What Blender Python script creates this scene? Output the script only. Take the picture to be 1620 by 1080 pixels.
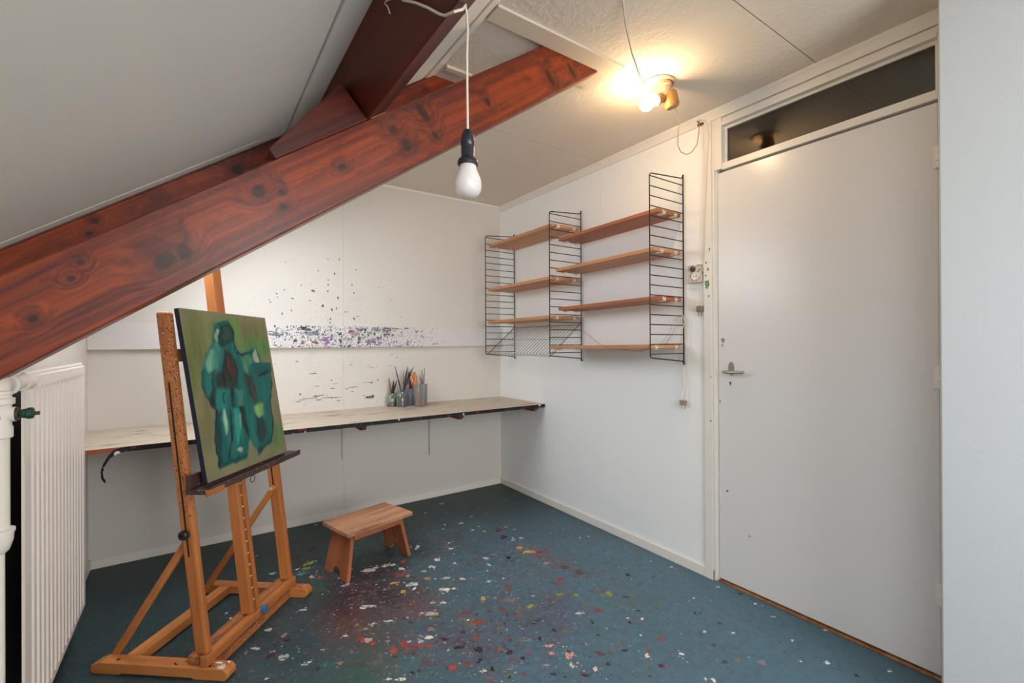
import bpy, bmesh, math, random
import numpy as np
from mathutils import Vector, Matrix

for o in list(bpy.data.objects):
    bpy.data.objects.remove(o, do_unlink=True)
sc = bpy.context.scene
COL = sc.collection
random.seed(7)

# ------------------------------------------------------------------ camera
cam_d = bpy.data.cameras.new('camera')
cam = bpy.data.objects.new('camera', cam_d)
COL.objects.link(cam)
cam_d.sensor_fit = 'HORIZONTAL'
cam_d.sensor_width = 36.0
cam_d.lens = 728.56 / 1620 * 36.0
cam_d.clip_start = 0.02
_y, _p, _r = 0.6029, 0.00192, -0.0047
_f = Vector((math.sin(_y) * math.cos(_p), math.cos(_y) * math.cos(_p), math.sin(_p)))
_rt = Vector((math.cos(_y), -math.sin(_y), 0))
_up = _rt.cross(_f)
_r2 = _rt * math.cos(_r) + _up * math.sin(_r)
_u2 = _up * math.cos(_r) - _rt * math.sin(_r)
cam.matrix_world = Matrix(((_r2.x, _u2.x, -_f.x, -2.15376), (_r2.y, _u2.y, -_f.y, -3.30387),
                           (_r2.z, _u2.z, -_f.z, 1.2), (0, 0, 0, 1)))
sc.camera = cam

# ------------------------------------------------------------------ world, daylight, exposure
wd = bpy.data.worlds.new('world')
sc.world = wd
wd.use_nodes = True
wd.node_tree.nodes['Background'].inputs[0].default_value = (0.84, 0.92, 1.0, 1)
wd.node_tree.nodes['Background'].inputs[1].default_value = 5.6

def area(name, loc, direction, sx, sy, watts, color):
    l = bpy.data.lights.new(name, 'AREA')
    l.shape = 'RECTANGLE'; l.size = sx; l.size_y = sy
    l.energy = watts; l.color = color
    o = bpy.data.objects.new(name, l)
    COL.objects.link(o)
    o.location = loc
    o.rotation_euler = Vector(direction).to_track_quat('-Z', 'X').to_euler()
    return o

SL = 0.695                                   # roof slope
def zs(x): return 3.263 + SL * x             # inner face of the roof slope
_n = Vector((SL, 0, -1)).normalized()        # into the room
area('roof_window_daylight', (-2.12, -0.83, zs(-2.12) + .05), _n, 0.80, 0.95, 4.5, (0.96, 0.98, 1.0))
area('roof_window_daylight', (-2.05, -3.80, zs(-2.05) + .05), _n, 0.80, 0.95, 7, (0.92, 0.96, 1.0))
area('gable_window_daylight', (-1.15, -4.98, 1.45), (0, 1, 0), 1.2, 1.3, 30, (1.0, 0.965, 0.925))
for _p, _d, _sx, _sy in (((-2.12, -.83, zs(-2.12) + .09), _n, .82, .98), ((-2.05, -3.80, zs(-2.05) + .09), _n, .82, .98), ((-1.15, -5.02, 1.45), (0, 1, 0), 1.3, 1.36)):
    area('sky_portal', _p, _d, _sx, _sy, 0, (1, 1, 1)).data.cycles.is_portal = True
sc.view_settings.view_transform = 'Standard'
sc.view_settings.look = 'None'
sc.view_settings.exposure = 0.18
sc.view_settings.gamma = 1.0
sc.view_settings.use_curve_mapping = False
sc.cycles.use_denoising = True
sc.cycles.max_bounces = 10
sc.cycles.diffuse_bounces = 6

# ------------------------------------------------------------------ colour + material helpers
def lin(c, a=1.0):
    return tuple((v / 255 / 12.92 if v / 255 <= .04045 else ((v / 255 + .055) / 1.055) ** 2.4) for v in c) + (a,)

class NT:
    """small wrapper for building node trees"""
    def __init__(s, name):
        s.m = bpy.data.materials.new(name); s.m.use_nodes = True
        s.t = s.m.node_tree; s.n = s.t.nodes; s.l = s.t.links
        s.b = s.n['Principled BSDF']; s._co = None
    def new(s, typ, **kw):
        n = s.n.new(typ)
        for k, v in kw.items():
            setattr(n, k, v)
        return n
    def put(s, sock, v):
        if hasattr(v, 'is_linked') or isinstance(v, bpy.types.NodeSocket): s.l.new(v, sock)
        else: sock.default_value = v
    def co(s):
        if s._co is None: s._co = s.new('ShaderNodeTexCoord').outputs['Object']
        return s._co
    def pos(s): return s.new('ShaderNodeNewGeometry').outputs['Position']
    def math(s, op, a, b=0.0, clamp=False):
        n = s.new('ShaderNodeMath', operation=op, use_clamp=clamp); s.put(n.inputs[0], a); s.put(n.inputs[1], b); return n.outputs[0]
    def vmath(s, op, a, b=(0, 0, 0)):
        n = s.new('ShaderNodeVectorMath', operation=op); s.put(n.inputs[0], a); s.put(n.inputs[1], b)
        return n.outputs['Value'] if op in ('LENGTH', 'DISTANCE') else n.outputs[0]
    def noise(s, v, scale, detail=3, rough=.5, dist=0.0, col=False):
        n = s.new('ShaderNodeTexNoise'); s.put(n.inputs['Vector'], v); n.inputs['Scale'].default_value = scale
        n.inputs['Detail'].default_value = detail; n.inputs['Roughness'].default_value = rough; n.inputs['Distortion'].default_value = dist
        return n.outputs['Color' if col else 'Fac']
    def vor(s, v, scale, rnd=1.0):
        n = s.new('ShaderNodeTexVoronoi'); s.put(n.inputs['Vector'], v); n.inputs['Scale'].default_value = scale
        n.inputs['Randomness'].default_value = rnd
        return n.outputs['Distance'], n.outputs['Color']
    def ramp(s, fac, stops, interp='LINEAR'):
        n = s.new('ShaderNodeValToRGB'); n.color_ramp.interpolation = interp
        e = n.color_ramp.elements
        while len(e) < len(stops): e.new(0.5)
        for i, (p, c) in enumerate(stops):
            e[i].position = p; e[i].color = c if len(c) == 4 else tuple(c) + (1,)
        s.put(n.inputs[0], fac); return n.outputs[0]
    def step(s, v, a, b):
        n = s.new('ShaderNodeMapRange', interpolation_type='SMOOTHSTEP'); s.put(n.inputs[0], v)
        n.inputs[1].default_value = a; n.inputs[2].default_value = b; return n.outputs[0]
    def mix(s, f, a, b):
        n = s.new('ShaderNodeMix', data_type='RGBA'); s.put(n.inputs[0], f); s.put(n.inputs[6], a); s.put(n.inputs[7], b); return n.outputs[2]
    def sep(s, v):
        n = s.new('ShaderNodeSeparateXYZ'); s.put(n.inputs[0], v); return n.outputs
    def scale(s, v, sx, sy, sz): return s.vmath('MULTIPLY', v, (sx, sy, sz))
    def rnd(s): return s.new('ShaderNodeObjectInfo').outputs['Random']
    def bump(s, h, strength=.3, dist=.002):
        n = s.new('ShaderNodeBump'); n.inputs['Strength'].default_value = strength; n.inputs['Distance'].default_value = dist
        s.put(n.inputs['Height'], h); s.l.new(n.outputs[0], s.b.inputs['Normal'])
    def out(s, color=None, rough=.5, metal=0.0, spec=.5):
        if color is not None: s.put(s.b.inputs['Base Color'], color)
        s.put(s.b.inputs['Roughness'], rough); s.put(s.b.inputs['Metallic'], metal)
        s.b.inputs['Specular IOR Level'].default_value = spec
        return s.m

def plain(name, rgb, rough=.5, metal=0.0, var=.06, spec=.5):
    k = NT(name)
    c = lin(rgb); d = tuple(max(0, v * (1 - var * 3)) for v in c[:3]) + (1,)
    k.put(k.b.inputs['Base Color'], k.mix(k.noise(k.co(), 9, 4), c, d) if var else c)
    return k.out(None, rough, metal, spec)

def painted(name, rgb, rough=.55, bump=.15, bscale=220, dirt=None, spec=.4):
    k = NT(name)
    p = k.pos()
    c = lin(rgb)
    a = k.mix(k.math('MULTIPLY', k.step(k.noise(p, 1.3, 4), .35, .75), .30), c, tuple(v * .90 for v in c[:3]) + (1,))
    if dirt:
        d, cc = k.vor(p, 16); sp = k.math('LESS_THAN', d, .10)
        keep = k.math('LESS_THAN', k.sep(cc)[0], dirt)
        a = k.mix(k.math('MULTIPLY', sp, k.math('MULTIPLY', keep, .55)), a, lin((90, 80, 72)))
    k.put(k.b.inputs['Base Color'], a)
    if bump: k.bump(k.noise(p, bscale, 2), bump, .002)
    return k.out(None, rough, 0, spec)

def wood(name, light, dark, rough=.45, knots=0.0, knot_scale=(1.2, 5, 5), stain=0.0, rings=14, coat=0.0, spots=None, worn=0.0, contrast=.6, fade=None, knots_at=(), stain_col=lin((58, 42, 44))):
    """grain runs along the object's local X"""
    k = NT(name)
    off = k.new('ShaderNodeCombineXYZ'); r = k.rnd()
    k.put(off.inputs[0], k.math('MULTIPLY', r, 13.0)); k.put(off.inputs[1], k.math('MULTIPLY', r, 7.3)); k.put(off.inputs[2], k.math('MULTIPLY', r, 3.1))
    p = k.vmath('ADD', k.co(), off.outputs[0])
    warp = k.noise(k.scale(p, 1.2, 4, 4), 1.0, 2, col=True)
    pw = k.vmath('ADD', p, k.vmath('SCALE', warp, (0, 0, 0)))
    sc_ = k.new('ShaderNodeVectorMath', operation='SCALE'); k.put(sc_.inputs[0], warp); sc_.inputs[3].default_value = .07
    pw = k.vmath('ADD', p, sc_.outputs[0])
    kd = core = None
    fd = 1.0 if fade is None else k.step(k.sep(k.co())[0], *fade)
    if knots:
        d, cc = k.vor(k.scale(pw, *knot_scale), 1.0)
        has = k.math('LESS_THAN', k.sep(cc)[1], knots)
        kd = k.math('MULTIPLY', k.math('SUBTRACT', 1.0, k.step(d, .0, .34)), has)
        core = k.math('MULTIPLY', k.math('SUBTRACT', 1.0, k.step(d, .05, .16)), has)
    for kx, kz, ka, kb in knots_at:
        q = k.vmath('MULTIPLY', k.vmath('SUBTRACT', k.vmath('ADD', k.co(), k.vmath('MULTIPLY', k.vmath('SUBTRACT', warp, (.5, .5, .5)), (.07, 0, .035))), (kx, 0, kz)), (.8 / ka, 0, .8 / kb))
        d = k.vmath('LENGTH', q)
        a1 = k.math('SUBTRACT', 1.0, k.step(d, .4, 3.2)); a2 = k.math('SUBTRACT', 1.0, k.step(d, .45, .85))
        kd = a1 if kd is None else k.math('MAXIMUM', kd, a1); core = a2 if core is None else k.math('MAXIMUM', core, a2)
    g = k.scale(pw, .55, rings, rings)
    if kd is not None:
        sh = k.new('ShaderNodeCombineXYZ'); k.put(sh.inputs[1], k.math('MULTIPLY', kd, .8)); k.put(sh.inputs[2], k.math('MULTIPLY', kd, .8))
        g = k.vmath('ADD', g, sh.outputs[0])
    band = k.noise(g, 1.0, 5, .62, .5)
    fine = k.noise(k.scale(pw, 2.2, 90, 90), 1.0, 3, .6)
    lines = k.noise(k.scale(g, .6, 3.2, 3.2), 1.0, 3, .6)
    f = k.math('ADD', k.math('ADD', k.math('MULTIPLY', k.step(band, .3, .7), contrast), k.math('MULTIPLY', k.math('SUBTRACT', k.step(lines, .35, .65), .5), .30)), k.math('MULTIPLY', fine, .34))
    tone = k.noise(p, 1.7, 2)
    f = k.math('ADD', f, k.math('MULTIPLY', k.math('SUBTRACT', tone, .5), .5), True)
    c = k.mix(f, lin(light), lin(dark))
    if kd is not None:
        dk = tuple(v * .28 for v in lin(dark)[:3]) + (1,)
        c = k.mix(k.math('MULTIPLY', kd, .35), c, lin(dark)); c = k.mix(k.math('MULTIPLY', core, .8), c, dk)
    if worn:
        wv = k.step(k.noise(p, 9, 5, .7), .62 - worn * .2, .75)
        c = k.mix(k.math('MULTIPLY', wv, .55), c, lin((206, 172, 140)))
    if stain:
        m = k.step(k.noise(k.scale(p, .6, 1.6, 1.6), 9, 5, .7), .50, .66); c = k.mix(k.math('MULTIPLY', k.math('MULTIPLY', m, stain), fd), c, stain_col)
    if spots:
        for sc2, thr, keep in spots:
            d, cc = k.vor(k.vmath('ADD', p, k.vmath('SCALE', p, (0, 0, 0))), sc2)
            s2 = k.sep(cc)
            on = k.math('MULTIPLY', k.math('LESS_THAN', d, thr), k.math('LESS_THAN', s2[0], k.math('MULTIPLY', fd, keep)))
            pc = k.ramp(s2[1], [(0, lin((34, 30, 34))), (.3, lin((78, 30, 26))), (.5, lin((60, 58, 70))), (.65, lin((40, 62, 56))), (.78, lin((226, 214, 198))), (.92, lin((196, 150, 60)))], 'CONSTANT')
            c = k.mix(on, c, pc)
    k.put(k.b.inputs['Base Color'], c)
    k.bump(k.math('ADD', band, k.math('MULTIPLY', k.math('ADD', fine, lines), .6)), .30, .0018)
    k.b.inputs['Coat Weight'].default_value = coat
    k.b.inputs['Coat Roughness'].default_value = .22
    return k.out(None, rough, 0, .4)

M = {}
M['wall'] = painted('wall_paint', (226, 220, 212), .6, .10, 260)
M['wall_cool'] = painted('wall_paint_right', (238, 238, 236), .55, .10, 260)
M['slope'] = painted('slope_paint', (226, 221, 212), .7, .20, 300)
M['trim'] = painted('trim_paint', (228, 222, 213), .35, .04, 90)
M['trim_old'] = painted('trim_paint_yellowed', (216, 203, 184), .5, .06, 90)
M['partition'] = painted('partition_paint', (190, 194, 196), .75, .35, 180)
M['radiator'] = painted('radiator_enamel', (233, 222, 212), .32, .02, 60, dirt=.06)
M['pipe'] = painted('pipe_paint', (226, 218, 206), .4, .06, 120, dirt=.05)
M['dark_gap'] = plain('dark_gap_fill', (48, 42, 38), .7)  # dark colour standing in for the gap behind the radiator
M['hall'] = plain('hall_dark', (50, 36, 20), .9)
M['black_wire'] = plain('black_wire', (38, 33, 31), .42, .3, 0)
M['white_wire_greyed'] = plain('white_wire_greyed', (150, 142, 136), .4, 0, 0)  # white wire greyed, its shadow put into the colour
M['clip'] = plain('clip_plastic', (226, 208, 188), .4, 0, .03)
M['hole'] = plain('dark_hole', (22, 18, 17), .7, 0, 0)
M['cord'] = plain('cord_white', (214, 200, 184), .5, 0, .03)
M['cord_grey'] = plain('cord_grey', (150, 134, 114), .5, 0, .03)
M['metal'] = plain('brushed_metal', (178, 172, 160), .3, .9, .03)
M['socket'] = plain('bakelite_black', (33, 34, 41), .3, 0, .03)
M['knob'] = plain('knob_black', (30, 29, 30), .35, 0, .03)
M['green'] = plain('valve_green', (30, 78, 60), .45, 0, .15)
M['rust'] = plain('rusty_steel', (92, 70, 58), .6, .4, .1)
M['navy'] = plain('canvas_edge', (30, 38, 58), .8, 0, .2)
M['bluecap'] = plain('blue_plastic', (70, 112, 160), .4, 0, .05)
M['amber'] = plain('yellowed_bakelite', (176, 122, 58), .45, 0, .15)
M['ringplate'] = plain('ceiling_rose', (196, 168, 132), .5, 0, .1)

# textured stucco ceiling
k = NT('ceiling_stucco'); p = k.pos()
k.bump(k.math('ADD', k.noise(p, 60, 3, .6), k.math('MULTIPLY', k.noise(p, 25, 2), .8)), .55, .006)
M['ceiling'] = k.out(lin((220, 210, 196)), .8, 0, .3)

# door paint: faint vertical wood grain under satin gloss
k = NT('door_paint'); p = k.pos()
g = k.noise(k.scale(p, 60, 60, 2.0), 1.0, 3)
k.bump(g, .16, .002)
d, cc = k.vor(p, 7); sp = k.math('MULTIPLY', k.math('LESS_THAN', d, .035), k.math('LESS_THAN', k.sep(cc)[0], .03))
k.put(k.b.inputs['Base Color'], k.mix(sp, lin((218, 215, 213)), lin((120, 110, 96))))
M['door'] = k.out(None, .27, 0, .5)

# glass
def glass(name, rgb, rough=0.0, tr=1.0):
    k = NT(name); k.b.inputs['Transmission Weight'].default_value = tr; k.b.inputs['IOR'].default_value = 1.5
    return k.out(lin(rgb), rough)
M['pane'] = glass('transom_glass', (236, 226, 206)); M['pane'].node_tree.nodes['Principled BSDF'].inputs['IOR'].default_value = 1.62
M['jar'] = glass('jar_glass', (226, 236, 232), .03, .92)
M['jar_purple'] = glass('cloudy_lilac_glass', (206, 196, 214), .25, .75)
k = NT('frosted_bulb'); k.b.inputs['Transmission Weight'].default_value = .35; k.b.inputs['Subsurface Weight'].default_value = .0
M['bulb'] = k.out(lin((240, 234, 230)), .22)
k = NT('lit_bulb'); k.b.inputs['Emission Color'].default_value = (1.0, .70, .38, 1); k.b.inputs['Emission Strength'].default_value = 165
M['lit'] = k.out(lin((255, 240, 210)), .4)

# woods
BEAM_KNOTS = [(-0.576, -0.02, 0.03, 0.022), (-0.532, -0.022, 0.02, 0.026), (-0.742, 0.03, 0.01, 0.008), (-0.708, 0.051, 0.009, 0.009), (-0.289, 0.033, 0.022, 0.02), (-0.24, 0.011, 0.01, 0.01), (-0.261, -0.025, 0.012, 0.012), (0.292, 0.044, 0.018, 0.04), (0.172, -0.021, 0.022, 0.02), (0.286, -0.031, 0.012, 0.018), (0.158, 0.034, 0.02, 0.014), (0.9, -0.03, 0.014, 0.04), (1.029, -0.043, 0.01, 0.04), (0.557, -0.009, 0.012, 0.02), (-0.055, 0.003, 0.016, 0.01), (-0.841, -0.013, 0.012, 0.01)]
M['beam'] = wood('varnished_red_beam', (158, 62, 18), (62, 17, 7), .40, 0, (2.0, 7, 7), .5, 26, .22, contrast=.62, stain_col=lin((58, 17, 8)), knots_at=BEAM_KNOTS)
M['beam_dark'] = wood('dark_red_beam', (104, 38, 22), (48, 16, 12), .42, .2, (1.6, 6, 6), .3, 15, .1)
M['easel'] = wood('oiled_beech', (204, 132, 72), (158, 88, 42), .42, 0, stain=.12, rings=10, spots=[(70, .16, .10), (160, .2, .06)], contrast=.5)
M['easel_stained'] = wood('paint_stained_beech', (190, 118, 66), (128, 70, 38), .5, 0, stain=.75, rings=10, spots=[(55, .26, .30), (120, .26, .22), (240, .3, .12)], contrast=.5)
M['easel_post'] = wood('post_half_stained', (200, 126, 68), (150, 82, 40), .45, 0, stain=.85, rings=10, spots=[(60, .34, .36), (120, .34, .34), (230, .36, .26)], contrast=.5, fade=(-.25, .35))
M['tray'] = wood('paint_crusted_tray', (84, 58, 52), (48, 36, 44), .55, 0, stain=.7, rings=10, spots=[(60, .3, .3), (150, .28, .2)])
M['tray_end'] = wood('tray_end_orange', (206, 130, 60), (150, 84, 36), .5, 0, stain=.3, rings=10, spots=[(150, .28, .2)])
M['shelf'] = wood('pine_shelf', (210, 152, 102), (172, 112, 68), .45, .12, (2, 9, 9), 0, 16, 0, contrast=.55)
M['shelf_red'] = wood('reddish_pine_shelf', (184, 112, 68), (138, 76, 42), .45, .12, (2, 9, 9), 0, 16, 0, contrast=.55)
M['stool'] = wood('worn_stool_pine', (214, 160, 124), (154, 102, 72), .6, .2, (3, 12, 12), .30, 14, 0, [(60, .14, .08), (170, .2, .07)], .6)
M['stool_leg'] = wood('stool_leg_pine', (188, 116, 74), (136, 76, 46), .55, .1, (3, 12, 12), .08, 14, 0, [(120, .2, .03)], .2)
M['bracket'] = wood('bracket_brown', (134, 70, 44), (88, 42, 26), .5)
M['edgewood'] = wood('bare_edge', (176, 98, 54), (126, 64, 36), .5)
M['threshold'] = wood('threshold_oak', (178, 122, 72), (118, 74, 42), .5)

# worktop laminate with marks
k = NT('worktop_laminate'); p = k.pos()
base = k.mix(k.noise(p, 3, 4), lin((206, 192, 172)), lin((186, 170, 150)))
m = k.math('MULTIPLY', k.step(k.noise(k.scale(p, 6, 26, 1), 1.0, 5, .7), .55, .62), k.step(k.noise(p, 2.4, 2), .42, .55))
base = k.mix(k.math('MULTIPLY', m, .75), base, lin((92, 72, 60)))
d, cc = k.vor(p, 34); s2 = k.sep(cc)
base = k.mix(k.math('MULTIPLY', k.math('LESS_THAN', d, .13), k.math('LESS_THAN', s2[0], .14)), base, k.ramp(s2[1], [(0, lin((50, 46, 50))), (.4, lin((110, 84, 70))), (.7, lin((220, 216, 206)))], 'CONSTANT'))
k.put(k.b.inputs['Base Color'], base)
M['worktop'] = k.out(None, .45)
# black edging with flecks of paint
k = NT('black_edge_band'); p = k.pos()
c = lin((24, 22, 23))
for s_, t_, kp in ((36, .42, .34), (80, .36, .30)):
    d, cc = k.vor(p, s_); s2 = k.sep(cc)
    c = k.mix(k.math('MULTIPLY', k.math('LESS_THAN', d, t_), k.math('LESS_THAN', s2[0], kp)), c, k.ramp(s2[1], [(0, lin((96, 34, 32))), (.3, lin((40, 62, 66))), (.55, lin((66, 58, 82))), (.78, lin((208, 200, 190))), (.93, lin((140, 104, 60)))], 'CONSTANT'))
k.put(k.b.inputs['Base Color'], c)
M['edge'] = k.out(None, .6, 0, .3)

# blue-green floor covering with years of paint
k = NT('painted_floor'); p = k.pos()
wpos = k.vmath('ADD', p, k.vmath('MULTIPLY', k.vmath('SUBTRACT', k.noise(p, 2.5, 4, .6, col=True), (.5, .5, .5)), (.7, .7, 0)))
worn = k.math('SUBTRACT', 1.0, k.step(k.vmath('LENGTH', k.vmath('MULTIPLY', k.vmath('SUBTRACT', wpos, (-.62, -1.95, 0)), (.80, .80, 0))), .45, 1.45))  # lighter bluish middle, darker towards the back and left
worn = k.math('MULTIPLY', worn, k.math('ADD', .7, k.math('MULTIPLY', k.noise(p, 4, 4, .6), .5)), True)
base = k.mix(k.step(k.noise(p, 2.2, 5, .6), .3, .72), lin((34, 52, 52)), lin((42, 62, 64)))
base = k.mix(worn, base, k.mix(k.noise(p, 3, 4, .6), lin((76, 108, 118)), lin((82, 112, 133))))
base = k.mix(k.math('MULTIPLY', k.step(k.noise(p, 30, 4, .7), .42, .7), .42), base, lin((52, 74, 80)))
base = k.mix(k.math('MULTIPLY', k.step(k.noise(p, 120, 2, .7), .5, .75), .22), base, lin((120, 144, 152)))
wp = k.vmath('ADD', p, k.vmath('MULTIPLY', k.vmath('SUBTRACT', k.noise(p, 7, 4, .65, col=True), (.5, .5, .5)), (.34, .34, 0)))
def blobmask(cx, cy, r0, r1, sy=1.0):
    q = k.vmath('MULTIPLY', k.vmath('SUBTRACT', wp, (cx, cy, 0)), (1, sy, 0))
    return k.math('SUBTRACT', 1.0, k.step(k.vmath('LENGTH', q), r0, r1))
for cx, cy, r0, r1, sy, col, st in ((-1.54, -1.08, .06, .31, .9, (58, 40, 46), .92), (-1.41, -.92, .02, .24, 1, (60, 42, 48), .8), (-1.34, -1.15, .0, .22, 1, (74, 54, 58), .6), (-1.70, -.50, .0, .18, 1, (58, 40, 48), .7),
                                    (-1.60, -1.30, .02, .22, 1, (112, 62, 52), .62), (-1.33, -1.33, .0, .17, 1, (126, 58, 56), .5), (-1.55, -1.50, .0, .24, 1, (92, 74, 58), .55),
                                    (-1.72, -.86, .0, .17, 1, (46, 82, 58), .6), (-1.66, -1.62, .0, .22, 1, (48, 86, 60), .5), (-1.25, -1.66, .0, .32, 1, (80, 62, 80), .4),
                                    (-.90, -1.70, .0, .30, 1, (78, 66, 90), .4), (-.56, -1.18, .0, .11, 1.3, (150, 92, 70), .55), (-.53, -1.36, .0, .12, .8, (112, 84, 88), .55), (-.50, -1.54, .0, .10, .8, (88, 84, 92), .5),
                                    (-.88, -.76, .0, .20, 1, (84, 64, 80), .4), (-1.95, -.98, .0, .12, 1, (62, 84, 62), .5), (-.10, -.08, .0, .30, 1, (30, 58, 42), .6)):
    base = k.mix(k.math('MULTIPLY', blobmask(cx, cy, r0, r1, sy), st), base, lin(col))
def smear(scale_v, n_scale, lo_, hi_, stops, fac, dmask):
    global base
    q = k.scale(p, *scale_v)
    m_ = k.math('MULTIPLY', k.step(k.noise(q, n_scale, 6, .68, .4), lo_, hi_), dmask)
    cc_ = k.ramp(k.noise(k.vmath('ADD', q, (5.3, 2.1, 0)), n_scale * .55, 2, .5), stops, 'LINEAR')
    base = k.mix(k.math('MULTIPLY', m_, fac), base, cc_)
dens = k.math('MAXIMUM', blobmask(-1.1, -1.35, .25, .95), k.math('MULTIPLY', blobmask(-.95, -1.3, .6, 1.7), .38))
MUTE = [(.30, lin((44, 46, 52))), (.40, lin((110, 58, 62))), (.47, lin((78, 92, 84))), (.52, lin((104, 74, 92))), (.58, lin((120, 122, 82))), (.66, lin((66, 74, 92)))]
smear((1, 1.3, 0), 11, .52, .60, MUTE, .60, k.math('MULTIPLY', dens, 1.15, True))
smear((1, 1.3, 0), 30, .54, .61, MUTE, .72, k.math('MULTIPLY', dens, 1.2, True))
smear((1, 1.3, 0), 52, .615, .66, [(.4, lin((206, 204, 202))), (.6, lin((150, 168, 176)))], .8, k.math('MULTIPLY', dens, 1.2, True))
PAL = [(0, lin((216, 212, 206))), (.13, lin((136, 58, 60))), (.26, lin((66, 42, 60))), (.44, lin((44, 48, 52))), (.60, lin((108, 118, 74))), (.68, lin((150, 130, 138))), (.76, lin((56, 96, 84))), (.84, lin((104, 78, 96))), (.93, lin((150, 104, 76)))]
for s_, t_, kp, wamt in ((17, .26, .34, 1), (38, .28, .38, 1), (80, .27, .40, 1), (150, .26, .22, 1)):
    jit = k.vmath('ADD', p, k.vmath('MULTIPLY', k.vmath('SUBTRACT', k.noise(p, s_ * 2.2, 3, .7, col=True), (.5, .5, .5)), (.9 / s_, .9 / s_, 0)))
    d, cc = k.vor(k.scale(jit, 1.0, 1.35, 0), s_); s2 = k.sep(cc)
    on = k.math('MULTIPLY', k.math('LESS_THAN', d, k.math('ADD', k.math('MULTIPLY', s2[2], t_ * .8), t_ * .3)), k.math('LESS_THAN', s2[0], k.math('MULTIPLY', dens, kp)))
    base = k.mix(k.math('MULTIPLY', on, .85 if s_ > 30 else .6), base, k.ramp(s2[1], PAL, 'CONSTANT'))
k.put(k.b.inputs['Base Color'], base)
k.bump(k.noise(p, 90, 3, .6), .25, .002)
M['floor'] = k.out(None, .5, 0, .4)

# back wall paint with fine spatter round the easel's place
def spatter_wall(name, rgb, cx, cz, rx, rz, layers, rough=.5, gap=.36):
    k = NT(name); p = k.pos()
    q = k.vmath('MULTIPLY', k.vmath('SUBTRACT', p, (cx, 0, cz)), (1 / rx, 0, 1 / rz))
    den = k.math('SUBTRACT', 1.0, k.step(k.vmath('LENGTH', q), .15, 1.0))
    den = k.math('MULTIPLY', den, k.step(k.noise(p, 3.5, 3), gap, gap + .24))
    c0 = lin(rgb)
    c = k.mix(k.math('MULTIPLY', k.step(k.noise(p, 1.3, 4), .35, .75), .30), c0, tuple(v * .92 for v in c0[:3]) + (1,))
    c = k.mix(k.math('MULTIPLY', den, k.math('MULTIPLY', k.step(k.noise(p, 5, 4, .65), .45, .75), .22)), c, lin((150, 150, 160)))
    for s_, t_, kp in layers:
        jit = k.vmath('ADD', p, k.vmath('MULTIPLY', k.vmath('SUBTRACT', k.noise(p, s_ * 2, 3, .7, col=True), (.5, .5, .5)), (.8 / s_, 0, .8 / s_)))
        d, cc = k.vor(k.scale(jit, 1.15, 0, .85), s_); s2 = k.sep(cc)
        on = k.math('MULTIPLY', k.math('LESS_THAN', d, k.math('MULTIPLY', s2[2], t_)), k.math('LESS_THAN', s2[0], k.math('MULTIPLY', den, kp)))
        c = k.mix(on, c, k.ramp(s2[1], [(0, lin((70, 72, 84))), (.45, lin((92, 62, 66))), (.6, lin((50, 46, 52))), (.75, lin((112, 92, 122))), (.9, lin((126, 134, 140)))], 'CONSTANT'))
    k.put(k.b.inputs['Base Color'], c)
    k.bump(k.noise(p, 260, 2), .1, .002)
    return k.out(None, rough, 0, .4)
M['wall_back'] = spatter_wall('wall_paint_spattered', (212, 206, 198), -1.30, 1.20, .85, .75, [(34, .14, .4), (75, .17, .6), (150, .22, .7)])
M['board'] = spatter_wall('board_paint_spattered', (214, 209, 207), -1.27, 1.24, .80, .6, [(38, .50, .55), (70, .48, .9), (120, .46, 1.2), (220, .42, 1.3)], .4, .15)

# colour taken from a mesh colour attribute (dried paint, the painted canvas)
def attr_mat(name, rough, bump=0.0, alpha=False):
    k = NT(name); a = k.new('ShaderNodeAttribute'); a.attribute_name = 'Col'
    c = a.outputs['Color']
    n = k.noise(k.co(), 220, 3, .7)
    c = k.mix(k.math('MULTIPLY', k.step(n, .45, .7), .18), c, (0.02, 0.025, 0.025, 1))
    k.put(k.b.inputs['Base Color'], c)
    if alpha:
        e = k.noise(k.co(), 80, 6, .75); k.put(k.b.inputs['Alpha'], k.step(e, .40, .47))
    if bump: k.bump(n, bump, .002)
    return k.out(None, rough, 0, .35)
M['paint'] = attr_mat('dried_paint', .5, .2, True)
M['canvas'] = attr_mat('oil_on_canvas', .62, .35)

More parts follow.
